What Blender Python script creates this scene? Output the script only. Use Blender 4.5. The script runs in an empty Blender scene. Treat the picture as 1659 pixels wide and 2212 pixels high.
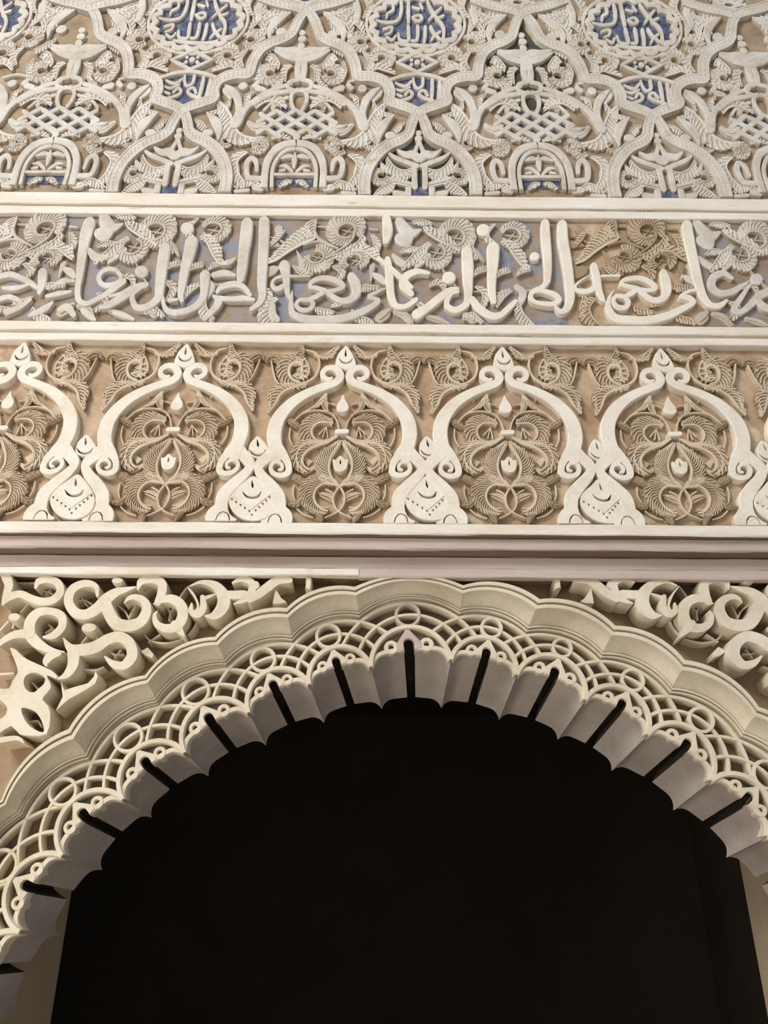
import bpy, math, random
from mathutils import Vector, Matrix
from mathutils.geometry import tessellate_polygon
random.seed(7)
scene = bpy.context.scene
COL = scene.collection
# ---------------------------------------------------------------- camera
F_PX, CXP, CYP = 1790.0, 829.5, 1106.0
CAM_D, CAM_Z = 2.49345, 1.55                 # metres in front of the wall plane y = 0, eye height
PITCH, YAW, ROLL = .4816, .0097, .0021
def cam_basis():
    cy, sy, cp, sp = math.cos(YAW), math.sin(YAW), math.cos(PITCH), math.sin(PITCH)
    fw = Vector((sy*cp, cy*cp, sp)); rt = Vector((cy, -sy, 0)); up = rt.cross(fw)
    c, s = math.cos(ROLL), math.sin(ROLL)
    return c*rt+s*up, -s*rt+c*up, fw
RT, UP, FW = cam_basis()
cd = bpy.data.cameras.new('camera'); cam = bpy.data.objects.new('camera', cd); COL.objects.link(cam)
cd.sensor_fit = 'VERTICAL'; cd.sensor_height = 24.0; cd.lens = 24.0*F_PX/2212.0
cd.clip_start = .05; cd.clip_end = 100
m = Matrix((RT, UP, -FW)).transposed().to_4x4(); m.translation = Vector((0, -CAM_D, CAM_Z)); cam.matrix_world = m
scene.camera = cam
# ---------------------------------------------------------------- light and exposure
world = bpy.data.worlds.new('world'); scene.world = world; world.use_nodes = True
bg = world.node_tree.nodes['Background']; bg.inputs[0].default_value = (.94, .955, 1.0, 1); bg.inputs[1].default_value = .40
def area(name, loc, target, sx, sy, power, col):
    l = bpy.data.lights.new(name, 'AREA'); l.shape = 'RECTANGLE'; l.size = sx; l.size_y = sy; l.energy = power; l.color = col
    o = bpy.data.objects.new(name, l); COL.objects.link(o); o.location = loc
    o.rotation_euler = (Vector(target)-Vector(loc)).to_track_quat('-Z', 'Y').to_euler()
    return o
area('daylight_window', (-5.2, -7.0, 8.2), (0, 0, 3.0), 3.0, 3.0, 610, (1.0, .975, .95))
area('doorway_daylight', (-3.6, -2.6, .6), (.6, 0, 2.2), 1.4, 1.6, 80, (1.0, .92, .81))
vs = scene.view_settings; vs.view_transform = 'Standard'; vs.look = 'None'; vs.gamma = 1.0; vs.use_curve_mapping = False; vs.exposure = .30
# ---------------------------------------------------------------- pixel tracings laid back onto the wall
def W(x, y, d=0.0):
    """photograph pixel -> point on the vertical plane lying d metres behind the wall face"""
    v = (x-CXP)/F_PX*RT - (y-CYP)/F_PX*UP + FW
    t = (CAM_D+d)/v.y
    return Vector((t*v.x, d, CAM_Z+t*v.z))
REG = dict(u1=(0, 0, 2.9625), u2=(550, 0, 2.9625), u3=(1100, 0, 2.968), c1=(0, 430, 2.9625), c2=(550, 430, 2.9625), c3=(1100, 430, 2.968),
           f1=(550, 720, 4.1475), f2=(0, 720, 2.9625), f3=(1100, 720, 2.968), s4=(0, 1120, 2.9625), s5=(550, 1120, 2.9625), s6=(1100, 1120, 2.968), p=(0, 0, 1.0))
def mapper(reg, ds=1.0):
    x0, y0, s = REG[reg]
    def f(x, y, d): return W(x0+x/s, y0+y/s, d)
    f.ds = ds
    return f
def wallmap(x, y, d): return Vector((x, d, y))
def P(s):
    """'x,y[,w] x,y[,w] ...' -> list of tuples"""
    return [tuple(float(q) for q in p.split(',')) for p in s.split()]
def catmull(pts, n=6, closed=False):
    k = len(pts); out = []
    if k < 3 and not closed:
        return [tuple(a+(b-a)*i/n for a, b in zip(pts[0], pts[1])) for i in range(n+1)]
    rng = range(k if closed else k-1)
    for i in rng:
        if closed: p0, p1, p2, p3 = pts[i-1], pts[i], pts[(i+1) % k], pts[(i+2) % k]
        else: p0, p1, p2, p3 = pts[max(i-1, 0)], pts[i], pts[i+1], pts[min(i+2, k-1)]
        for j in range(n):
            t = j/n; t2 = t*t; t3 = t2*t
            out.append(tuple(.5*((2*b)+(-a+c)*t+(2*a-5*b+4*c-d)*t2+(-a+3*b-3*c+d)*t3) for a, b, c, d in zip(p0, p1, p2, p3)))
    if not closed: out.append(tuple(pts[-1]))
    return out
def resample(pl, n):
    L = [0.]
    for a, b in zip(pl, pl[1:]): L.append(L[-1]+math.hypot(b[0]-a[0], b[1]-a[1]))
    T = L[-1] or 1e-9; out = []; j = 0
    for i in range(n+1):
        s = T*i/n
        while j < len(L)-2 and L[j+1] < s: j += 1
        u = (s-L[j])/max(L[j+1]-L[j], 1e-9)
        out.append(tuple(a+(b-a)*u for a, b in zip(pl[j], pl[j+1])))
    return out
def normals(pl):
    N = []; k = len(pl)
    for i in range(k):
        a = pl[max(i-1, 0)]; b = pl[min(i+1, k-1)]
        dx, dy = b[0]-a[0], b[1]-a[1]; l = math.hypot(dx, dy) or 1e-9
        N.append((-dy/l, dx/l))
    return N
class MB:
    """collects pieces of carved relief into one mesh; 2-D work happens in the tracing's own units, map lays it onto the wall"""
    def __init__(s, fmap=wallmap): s.v = []; s.f = []; s.map = fmap; s.hi = []; s.ref = None; s.ds = getattr(fmap, 'ds', 1.0)
    def add(s, x, y, d):
        p = s.map(x, y, (d if s.ref is None else s.ref)*s.ds); p.y = d*s.ds      # faces are laid out at their own depth, walls run straight back
        s.v.append(p); return len(s.v)-1
    def ribbon(s, pts, d0, d1, n=6, cap='round', ch=.16, w=None, crown=0.0, smooth=True, slope=.0009, closed=False):
        """strap with a width at every point, top at depth d0, foot at depth d1, chamfered edges"""
        if w is not None: pts = [(p[0], p[1], w) for p in pts]
        s.ref = d0; d0 += next(JIT)
        pl = catmull(pts, n) if smooth else pts
        c0, c1 = (cap, cap) if isinstance(cap, str) else cap
        def ext(pl, mode):
            a, b = pl[-2], pl[-1]; dx, dy = b[0]-a[0], b[1]-a[1]; l = math.hypot(dx, dy) or 1e-9; dx /= l; dy /= l; w = b[2]
            if mode == 'round' and w > 0: return pl+[(b[0]+dx*w*.5*math.sin(q), b[1]+dy*w*.5*math.sin(q), w*max(math.cos(q), .03)) for q in (.45, .85, 1.2, 1.5)]
            if mode == 'point': return pl+[(b[0]+dx*w*.8, b[1]+dy*w*.8, w*.03)]
            return pl
        if closed: N = normals(pl[-2:]+pl+pl[:2])[2:-2]
        else:
            pl = ext(pl, c1); pl = ext(pl[::-1], c0)[::-1]; N = normals(pl)
        rows = []
        dc = (d1-d0)*.12
        top0 = d0
        for i, ((x, y, wd), (nx, ny)) in enumerate(zip(pl, N)):
            d0 = top0+slope*i/len(pl); h = wd*.5; hi = h*(1-2*ch)
            r = [s.add(x+nx*h, y+ny*h, d1), s.add(x+nx*h, y+ny*h, d0+dc), s.add(x+nx*hi, y+ny*hi, d0)]
            if crown: r.append(s.add(x, y, d0-crown))
            r += [s.add(x-nx*hi, y-ny*hi, d0), s.add(x-nx*h, y-ny*h, d0+dc), s.add(x-nx*h, y-ny*h, d1)]
            rows.append(r)
        k = len(rows[0])
        for a, b in zip(rows, rows[1:]+(rows[:1] if closed else [])):
            for j in range(k-1): s.f.append((a[j], a[j+1], b[j+1], b[j]))
        if not closed:
            for r in (rows[0], rows[-1]): s.f.append(tuple(r))
        return s
    def poly(s, outer, d0, d1, holes=(), n=0, ch=0.0, hn=0, dh=None):
        """filled outline with holes, top at d0, walls down to d1"""
        if n: outer = catmull([q[:2] for q in outer], n, True)
        s.ref = d0; d0 += next(JIT)
        H = [catmull([q[:2] for q in h], hn, True) if hn else h for h in holes]
        loops = []
        for li, lp in enumerate([outer]+H):
            lp = [q[:2] for q in lp]
            A = sum(a[0]*b[1]-b[0]*a[1] for a, b in zip(lp, lp[1:]+lp[:1]))
            if (A < 0) != (li > 0): lp = lp[::-1]
            top = lp
            if ch and li == 0:
                k = len(lp); top = []
                for i in range(k):
                    a, b, c = lp[i-1], lp[i], lp[(i+1) % k]
                    dx, dy = c[0]-a[0], c[1]-a[1]; l = math.hypot(dx, dy) or 1e-9
                    top.append((b[0]-dy/l*ch, b[1]+dx/l*ch))
            loops.append((lp, top))
        base = len(s.v); tops = []
        for lp, top in loops:
            idx = [s.add(x, y, d0) for x, y in top]; tops.append(idx)
            if top is not lp:
                dc = (d1-d0)*.12; mid = [s.add(x, y, d0+dc) for x, y in lp]
                k = len(lp)
                for i in range(k): s.f.append((idx[i], idx[(i+1) % k], mid[(i+1) % k], mid[i]))
                up = mid
            else: up = idx
            low = [s.add(x, y, d1 if (dh is None or lp is loops[0][0]) else dh) for x, y in lp]; k = len(lp)
            for i in range(k): s.f.append((up[i], up[(i+1) % k], low[(i+1) % k], low[i]))
        flat = [i for t in tops for i in t]
        tri = tessellate_polygon([[Vector((x, y, 0)) for x, y in top] for lp, top in loops])
        for t in tri: s.f.append(tuple(flat[i] for i in t))
        return s
    def dome(s, x, y, rx, ry, d0, d1, n=10, flat=.6):
        """button: flat-topped round boss"""
        return s.poly([(x+rx*math.cos(a*2*math.pi/n), y+ry*math.sin(a*2*math.pi/n)) for a in range(n)], d0, d1, ch=min(rx, ry)*(1-flat)*.6)
    def bead(s, x, y, r, d0, d1):
        s.ref = d0; t = s.add(x, y, d0); k = [s.add(x+r*math.cos(a), y+r*math.sin(a), d1) for a in (.3, 1.87, 3.44, 5.01)]
        for i in range(4): s.f.append((t, k[i], k[(i+1) % 4]))
    def ring(s, x, y, rx, ry, w, d0, d1, n=20, a0=0, a1=2*math.pi, cap='flat'):
        full = abs(a1-a0-2*math.pi) < 1e-6
        pts = [(x+rx*math.cos(a0+(a1-a0)*i/n), y+ry*math.sin(a0+(a1-a0)*i/n), w) for i in range(n if full else n+1)]
        return s.ribbon(pts, d0, d1, cap=cap, smooth=False, slope=0, closed=full)
    def feather(s, spine, side, d, dbase, nf=10, lean=.10, rib=.005, rimw=None, serr=.12, both=0.0, finger=.5, eyes=True):
        """carved half-palmette: spine curve with widths (in tracing units) to one side; fingers fan off the spine, lobed edge"""
        pl = resample(catmull(spine, 8), max(nf*3, 12)); N = normals(pl); k = len(pl)-1
        def at(t, q):
            t = min(max(t, 0), 1)*k; i = min(int(t), k-1); u = t-i
            x = pl[i][0]+(pl[i+1][0]-pl[i][0])*u; y = pl[i][1]+(pl[i+1][1]-pl[i][1])*u; w = pl[i][2]+(pl[i+1][2]-pl[i][2])*u
            nx = N[i][0]+(N[i+1][0]-N[i][0])*u; ny = N[i][1]+(N[i+1][1]-N[i][1])*u
            return x+nx*side*w*q, y+ny*side*w*q, w
        M = nf*4; rows = []; s.ref = d
        for i in range(M+1):
            t = i/M
            ph = (t*nf) % 1.0
            q = 1-serr+serr*math.sin(math.pi*ph)**.6
            xi, yi, w = at(t, -both); xo, yo, _ = at(t, q)
            xm, ym, _ = at(t, .12)
            rows.append([s.add(xi, yi, dbase), s.add(xi, yi, d), s.add(xm, ym, d+.001), s.add(xo, yo, d+.0035), s.add(xo, yo, dbase)])
        for a, b in zip(rows, rows[1:]):
            for j in range(4): s.f.append((a[j], a[j+1], b[j+1], b[j]))
        s.f.append(tuple(rows[0])); s.f.append(tuple(rows[-1]))
        f0 = len(s.f); wmax = max(p[2] for p in pl); L = sum(math.hypot(b[0]-a[0], b[1]-a[1]) for a, b in zip(pl, pl[1:]))
        rw = rimw or min(L*.035, wmax*.16)
        s.ribbon([at(i/k, .02)[:2]+(rw,) for i in range(k+1)], d-rib, d+.002, smooth=False, cap='round')
        sp = L/nf
        for i in range(nf):
            t0 = (i+.35)/nf-lean*.5; t1 = t0+lean
            if t0 < -.02 or t1 > 1.05: pass
            a = at(t0, .14); b = at(t0+lean*.35, .52); c = at(t1, .93); w = a[2]
            if w < wmax*.12: continue
            wd = min(sp*finger, w*.5)
            s.ribbon([(a[0], a[1], wd*.45), (b[0], b[1], wd*.8), (c[0], c[1], wd*.75)], d-rib*.8, d+.004, n=3, cap=('flat', 'round'))
            if eyes and i % 3 == 1 and w > wmax*.45:
                e = at(t0+lean*.5+.5/nf, .80); s.ring(e[0], e[1], wd*.95, wd*.95, wd*.5, d-rib, d+.004, n=7)
        s.hi.append((f0, len(s.f)))
        return s
    def build(s, name, mat, parent=None, smooth=False):
        me = bpy.data.meshes.new(name)
        org = ORG.get(parent.name, Vector((0, 0, 0))) if parent else Vector((0, 0, 0))
        top = parent is None
        if top and s.v:
            xs = [v.x for v in s.v]; zs = [v.z for v in s.v]; ys = [v.y for v in s.v]
            org = Vector(((min(xs)+max(xs))/2, max(ys), min(zs)))
        me.from_pydata([v-org for v in s.v], [], s.f); me.update()
        me.materials.append(mat)
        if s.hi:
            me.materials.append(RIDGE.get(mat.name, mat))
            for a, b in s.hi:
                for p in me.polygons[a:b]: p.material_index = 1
        if smooth:
            for p in me.polygons: p.use_smooth = True
        o = bpy.data.objects.new(name, me); COL.objects.link(o)
        if parent: o.parent = parent; ORG[o.name] = org
        else: o.location = org; ORG[o.name] = org
        return o
ORG = {}
def _jit():
    i = 0
    while True: i += 1; yield ((i*.618034) % 1.0)*.0011      # hand-carved faces never lie in exactly one plane
JIT = _jit()
def tag(o, label=None, cat=None, group=None, kind=None):
    if label: o['label'] = label
    if cat: o['category'] = cat
    if group: o['group'] = group
    if kind: o['kind'] = kind
    return o
def empty(name, loc, label=None, cat=None, group=None):
    o = bpy.data.objects.new(name, None); COL.objects.link(o); o.location = loc; o.empty_display_size = .05
    ORG[o.name] = Vector(loc)
    return tag(o, label, cat, group)
def kids(o): return [c for c in CH.get(o.name, ())]
def copy_tree(o, delta=(0, 0, 0), parent=None, label=None, flip=False, scale=None, mats=None):
    c = o.copy(); COL.objects.link(c); c.parent = parent
    if parent is None:
        c.location = Vector(o.location)+Vector(delta)
        if flip: c.scale = (-1, 1, 1)
        if scale: c.scale = (c.scale[0]*scale[0], 1, c.scale[2]*scale[1])
        if label: c['label'] = label
    if mats and c.type == 'MESH':
        for sl, mm in zip(c.material_slots, mats): sl.link = 'OBJECT'; sl.material = mm
    for ch in [q for q in ALL() if q.parent == o]: copy_tree(ch, parent=c, mats=mats)
    return c
def ALL(): return list(COL.objects)
# ---------------------------------------------------------------- materials
def material(name, cols, scale=6.0, rough=.9, bump=.25, bscale=60., spots=None, ramp=(.3, .7), stretch=(1, 1, 1)):
    """limewashed plaster: noise between colours, fine grain bump; spots = (colour, threshold, scale) for pigment or grime with its own shape"""
    m = bpy.data.materials.new(name); m.use_nodes = True; nt = m.node_tree; nd = nt.nodes; b = nd['Principled BSDF']
    b.inputs['Roughness'].default_value = rough; b.inputs['Specular IOR Level'].default_value = .25
    tc = nd.new('ShaderNodeNewGeometry'); mp = nd.new('ShaderNodeMapping'); mp.inputs['Scale'].default_value = stretch
    nt.links.new(tc.outputs['Position'], mp.inputs['Vector'])
    def noise(sc, det=5, r=.6):
        n = nd.new('ShaderNodeTexNoise'); n.inputs['Scale'].default_value = sc; n.inputs['Detail'].default_value = det; n.inputs['Roughness'].default_value = r
        nt.links.new(mp.outputs[0], n.inputs['Vector']); return n
    n1 = noise(scale); cr = nd.new('ShaderNodeValToRGB'); nt.links.new(n1.outputs['Fac'], cr.inputs['Fac'])
    e = cr.color_ramp.elements; e[0].position = ramp[0]; e[1].position = ramp[1]; e[0].color = cols[0]+(1,); e[1].color = cols[-1]+(1,)
    for i, c in enumerate(cols[1:-1]):
        q = e.new(ramp[0]+(ramp[1]-ramp[0])*(i+1)/(len(cols)-1)); q.color = c+(1,)
    out = cr.outputs['Color']
    for sp in (spots or []):
        col, th, sc = sp; n2 = noise(sc, 6, .65); r2 = nd.new('ShaderNodeValToRGB'); nt.links.new(n2.outputs['Fac'], r2.inputs['Fac'])
        r2.color_ramp.elements[0].position = th; r2.color_ramp.elements[1].position = min(th+.12, 1); 
        r2.color_ramp.elements[0].color = (0, 0, 0, 1); r2.color_ramp.elements[1].color = (1, 1, 1, 1)
        mx = nd.new('ShaderNodeMix'); mx.data_type = 'RGBA'; nt.links.new(r2.outputs['Color'], mx.inputs[0]); nt.links.new(out, mx.inputs[6]); mx.inputs[7].default_value = col+(1,)
        out = mx.outputs[2]
    n4 = noise(85., 4, .7); r4 = nd.new('ShaderNodeValToRGB'); nt.links.new(n4.outputs['Fac'], r4.inputs['Fac'])
    r4.color_ramp.elements[0].position = .3; r4.color_ramp.elements[1].position = .62; r4.color_ramp.elements[0].color = (.90, .885, .865, 1); r4.color_ramp.elements[1].color = (1, 1, 1, 1)
    mg = nd.new('ShaderNodeMix'); mg.data_type = 'RGBA'; mg.blend_type = 'MULTIPLY'; mg.inputs[0].default_value = 1.0
    nt.links.new(out, mg.inputs[6]); nt.links.new(r4.outputs['Color'], mg.inputs[7]); out = mg.outputs[2]
    nt.links.new(out, b.inputs['Base Color'])
    if bump:
        n3 = noise(bscale, 6, .7); bp = nd.new('ShaderNodeBump'); bp.inputs['Strength'].default_value = bump; bp.inputs['Distance'].default_value = .004
        nt.links.new(n3.outputs['Fac'], bp.inputs['Height']); nt.links.new(bp.outputs[0], b.inputs['Normal'])
    return m
MAT = dict(
    face=material('plaster_face', [(.70, .62, .50), (.79, .73, .62), (.83, .79, .71)], 9, spots=[((.62, .49, .34), .68, 14)]),
    ground=material('ochre_ground', [(.36, .24, .148), (.48, .345, .225), (.60, .47, .335)], 7, spots=[((.72, .62, .50), .575, 5)]),
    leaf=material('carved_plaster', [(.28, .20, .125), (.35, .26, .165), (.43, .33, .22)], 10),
    leafridge=material('pale_carved_plaster', [(.55, .44, .315), (.62, .515, .385), (.69, .595, .46)], 10),  # raised ribs and stems, paler than the leaf body
    trim=material('trim_plaster', [(.70, .62, .50), (.79, .73, .63), (.85, .81, .74)], 7, spots=[((.58, .45, .31), .60, 18)], stretch=(.35, 1, 1.6)),
    mauve=material('mauve_limewash', [(.47, .37, .315), (.55, .45, .395), (.60, .50, .445)], 5, stretch=(.3, 1, 2), spots=[((.70, .61, .52), .68, 10)]),
    arch=material('arch_plaster', [(.58, .50, .37), (.68, .60, .46), (.75, .68, .55)], 6, spots=[((.55, .42, .28), .67, 9)]),
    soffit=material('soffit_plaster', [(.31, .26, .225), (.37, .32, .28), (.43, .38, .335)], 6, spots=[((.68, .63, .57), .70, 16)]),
    spand=material('spandrel_plaster', [(.62, .54, .40), (.71, .63, .49), (.77, .71, .58)], 8),
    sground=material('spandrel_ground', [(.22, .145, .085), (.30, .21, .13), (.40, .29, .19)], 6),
    old=material('weathered_plaster', [(.50, .44, .36), (.615, .57, .50), (.71, .685, .635)], 8, spots=[((.46, .36, .25), .61, 11)], bump=.4, bscale=45),
    oldridge=material('weathered_ridge', [(.60, .55, .47), (.68, .645, .585), (.75, .72, .67)], 9),
    oldleaf=material('weathered_leaf', [(.44, .365, .28), (.53, .465, .375), (.62, .565, .485)], 9, spots=[((.48, .36, .23), .62, 11)]),
    oldground=material('weathered_ground', [(.24, .165, .10), (.35, .26, .17), (.47, .38, .28)], 8),
    blue=material('blue_pigment', [(.05, .06, .115), (.10, .118, .19), (.24, .245, .285)], 26, spots=[((.46, .42, .38), .62, 30)], ramp=(.3, .72)),
    bluewash=material('blue_wash_ground', [(.29, .215, .145), (.34, .28, .225), (.27, .275, .325)], 7, ramp=(.38, .62), spots=[((.13, .155, .27), .61, 11)]),
    jamb=material('jamb_plaster', [(.36, .27, .17), (.44, .35, .24)], 3),
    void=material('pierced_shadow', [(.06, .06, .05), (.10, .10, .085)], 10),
    slot_shade=material('dark_slot', [(.05, .036, .026), (.08, .06, .042)], 12),  # darkness inside the slots is put into the colour, painted shade
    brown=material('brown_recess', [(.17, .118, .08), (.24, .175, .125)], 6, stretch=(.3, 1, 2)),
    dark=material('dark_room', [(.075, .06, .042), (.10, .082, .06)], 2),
)
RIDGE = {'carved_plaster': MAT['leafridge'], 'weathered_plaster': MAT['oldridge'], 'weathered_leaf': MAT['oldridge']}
# ================================================================ the setting
def zpx(y, d=0.0, x=830): return W(x, y, d).z
def slab(name, x0, x1, y0, y1, z0, z1, mat):
    mb = MB(); c = [(x0, y0, z0), (x1, y0, z0), (x1, y1, z0), (x0, y1, z0), (x0, y0, z1), (x1, y0, z1), (x1, y1, z1), (x0, y1, z1)]
    mb.v = [Vector(q) for q in c]; mb.f = [(0, 1, 5, 4), (1, 2, 6, 5), (2, 3, 7, 6), (3, 0, 4, 7), (4, 5, 6, 7), (3, 2, 1, 0)]
    return tag(mb.build(name, mat), kind='structure')
XL, XR = -2.9, 3.1
def band(name, prof, mat, wob=.0012, label=None, x0=None, x1=None):
    """moulding run along the wall: profile of (z, d), hand-drawn wobble along its length"""
    mb = MB(); n = 90; rnd = random.Random(len(name)*7+int(prof[0][0]*1000)); ph = [rnd.uniform(0, 6) for _ in range(len(prof)*3)]
    rows = []
    for i in range(n+1):
        x = (XL if x0 is None else x0)+((XR if x1 is None else x1)-(XL if x0 is None else x0))*i/n
        r = []
        for j, (z, d) in enumerate(prof):
            w = wob*(math.sin(x*5+ph[j*3])+.7*math.sin(x*13+ph[j*3+1])+.5*math.sin(x*29+ph[j*3+2]))
            mb.v.append(Vector((x, d, z+w))); r.append(len(mb.v)-1)
        rows.append(r)
    for a, b in zip(rows, rows[1:]):
        for j in range(len(prof)-1): mb.f.append((a[j], b[j], b[j+1], a[j+1]))
    mb.f += [tuple(rows[0]), tuple(rows[-1])]
    o = tag(mb.build(name, mat), kind='structure')
    if label: o['label'] = label
    return o
def fil(ya, yb, d, back, e=.004):
    """one fillet between photograph rows ya (upper) and yb (lower) standing at depth d"""
    za, zb = zpx(ya, d), zpx(yb, d)
    return [(za+e*.3, back), (za, d+e), (za-e, d), (zb+e, d), (zb, d+e*.6), (zb, back)]
DSU, DSC = .62, .70                         # flatter relief on the two upper zones
D_UP, D_CAL, D_FRZ = .046*DSU, .036*DSC, .032      # depths of the recessed grounds
slab('wall_upper', XL, XR, D_UP, .39, zpx(445), 7.2, MAT['oldground'])
XI = [XL, W(1212, 600, .05).x, W(1492, 600, .05).x, XR]
for k in range(3): slab('wall_inscription', XI[k], XI[k+1], D_CAL, .39, zpx(724), zpx(445), MAT['ground' if k == 1 else 'bluewash'])
slab('wall_frieze', XL, XR, D_FRZ, .39, zpx(1162), zpx(724), MAT['ground'])
band('trim_1', fil(421, 446, 0, .06), MAT['trim'])
band('trim_2', fil(446, 452, .016, .06), MAT['trim'])
band('trim_3', fil(451, 467, .004, .06), MAT['trim'])
band('trim_4', fil(698.5, 717.5, 0, .06), MAT['trim'])
band('trim_5', fil(717, 724.5, .014, .06), MAT['trim'])
band('trim_6', fil(724, 740, 0, .06), MAT['trim'])
band('trim_7', fil(1130, 1153, -.002, .006), MAT['trim'])
band('trim_8', fil(1161, 1185.5, .024, .036), MAT['mauve'])
slab('trim_shade_1', XL, XR, .034, .12, zpx(1185.5, .024)-.001, zpx(1162, .024), MAT['brown'])  # brown on the groove's underside puts its shade into the colour
slab('trim_shade_2', XL, XR, .004, .05, zpx(1153, 0)-.0015, zpx(1145, 0), MAT['brown'])  # thin brown strip, shade under the fillet painted as colour
band('trim_9', fil(1202, 1228, .078, .16), MAT['mauve'])
band('trim_10', fil(1227, 1243.5, .074, .105), MAT['trim'], x1=W(775, 1240, .07).x)
band('trim_11', fil(1227, 1247, .0765, .105), MAT['mauve'], x0=W(775, 1240, .07).x)
slab('wall_cornice', XL, XR, .10, .39, zpx(1244, .10), zpx(1155, .0), MAT['sground'])  # ground colour carried onto the underside as painted shade below the fillet
# ================================================================ scalloped arch
D_OUT, D_CAV, D_LAT, D_REC, D_BACK, D_SPG = .080, .165, .160, .206, .415, .185
CUSP = dict(
 out=[(3.4,1728),(148.5,1575.7),(313.9,1459.2),(464.1,1376.5),(619.2,1314.1),(766,1268.5),(1000.6,1265),(1165.7,1295.2),(1329.1,1352.5),(1479,1426.6),(1639,1527.7)],
 cav=[(45.6,1758.6),(190,1635.4),(337.6,1513.2),(487.8,1432.2),(631,1379.9),(775.5,1329.3),(992.2,1322.5),(1138.7,1360.9),(1298.8,1416.5),(1448.7,1492.3),(1602,1586.6)],
 lat=[(133.3,1848),(265,1726.6),(398.3,1625.3),(536.7,1538.6),(668,1477.8),(801.5,1439),(974.6,1423.8),(1116.8,1457),(1265,1510.8),(1399.9,1586.6),(1538,1686)],
 back=[(221,1880),(327.4,1767),(450.6,1677.6),(575,1611),(700.2,1562.2),(825.1,1531.8),(953.4,1530),(1078,1555.4),(1204.4,1598.4),(1320.7,1665.8),(1454.3,1751),(1568.6,1852.5)])
CEN = dict(out=((.170, 1.106), 1.51), cav=((.160, 1.086), 1.447), lat=((.167, 1.110), 1.252), back=((.147, 1.024), 1.253))
def full_cusps(key, d, n_left, n_right, step=9.8):
    """cusps seen in the photograph, the arch carried on round its circle beyond the frame"""
    pts = [(q.x, q.z) for q in (W(x, y, d) for x, y in CUSP[key])]
    (cx, cz), r = CEN[key]
    def ang(p): return math.atan2(p[0]-cx, p[1]-cz)
    st = math.radians(step)
    for i in range(n_left):
        a = ang(pts[0])-st; rr = math.hypot(pts[0][0]-cx, pts[0][1]-cz)*.5+r*.5; pts.insert(0, (cx+rr*math.sin(a), cz+rr*math.cos(a)))
    for i in range(n_right):
        a = ang(pts[-1])+st; rr = math.hypot(pts[-1][0]-cx, pts[-1][1]-cz)*.5+r*.5; pts.append((cx+rr*math.sin(a), cz+rr*math.cos(a)))
    return pts
CO = full_cusps('out', D_OUT, 3, 4); CC = full_cusps('cav', D_CAV, 3, 4); CL = full_cusps('lat', D_LAT, 3, 4)
CB = full_cusps('back', D_BACK, 3, 3)
NL = len(CO)-1
AC = (.160, 1.10)
def arc3(a, b, sag, n):
    """arc from a to b bulging away from the arch centre by sag (fraction of the chord)"""
    mx, my = (a[0]+b[0])/2, (a[1]+b[1])/2; L = math.hypot(b[0]-a[0], b[1]-a[1]); ox, oy = mx-AC[0], my-AC[1]
    nx, ny = -(b[1]-a[1])/L, (b[0]-a[0])/L
    if nx*ox+ny*oy < 0: nx, ny = -nx, -ny
    s = sag*L; R = (L*L/4+s*s)/(2*s); cx, cy = mx+nx*(s-R), my+ny*(s-R)
    a0 = math.atan2(a[1]-cy, a[0]-cx); d = -4*math.atan(2*sag)
    return [(cx+R*math.cos(a0+d*i/n), cy+R*math.sin(a0+d*i/n)) for i in range(n+1)], (cx, cy, R, a0, d)
arch = empty('scalloped_arch', (AC[0], .30, 1.0), 'wide scalloped plaster arch with openwork band over the dark opening', 'arch')
NS = 14
def crown_lobe(i): return abs((CO[i][0]+CO[i+1][0])/2-.11) < .03
def strip(mb, A, B):
    ia = [mb.add(*q) for q in A]; ib = [mb.add(*q) for q in B]
    for i in range(len(A)-1): mb.f.append((ia[i], ia[i+1], ib[i+1], ib[i]))
# profile across the moulding: (fraction from outer line to cavetto foot, depth)
PROF = [(-.02, D_SPG), (-.02, D_OUT), (.15, D_OUT), (.165, D_OUT+.024), (.225, D_OUT+.024), (.24, D_OUT+.004), (.41, D_OUT+.004), (.425, D_OUT+.010)]
for i in range(1, 10): u = i/9; PROF.append((.43+.49*u, D_OUT+.012+(D_CAV-D_OUT-.02)*(u**.62)))
PROF += [(.925, D_CAV-.004), (.935, D_CAV-.018), (1.0, D_CAV-.018), (1.01, D_CAV), (1.045, D_CAV), (1.055, D_CAV-.012), (1.11, D_CAV-.010), (1.12, D_CAV+.012), (1.20, D_CAV+.012), (1.21, D_REC+.03)]
SAG_O, SAG_C, SAG_L = .135, .145, .475
for i in range(NL):
    A, _ = arc3(CO[i], CO[i+1], .118 if abs((CO[i][0]+CO[i+1][0])/2-.11) < .03 else SAG_O, NS); crown = abs((CO[i][0]+CO[i+1][0])/2-.11) < .03; B, _ = arc3(CC[i], CC[i+1], .175 if crown else SAG_C, NS)
    mb = MB(); rows = [[(a[0]+(b[0]-a[0])*s, a[1]+(b[1]-a[1])*s, d) for a, b in zip(A, B)] for s, d in PROF]
    for r0, r1 in zip(rows, rows[1:]): strip(mb, r0, r1)
    mb.build('moulding_lobe', MAT['arch'], arch)
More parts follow.
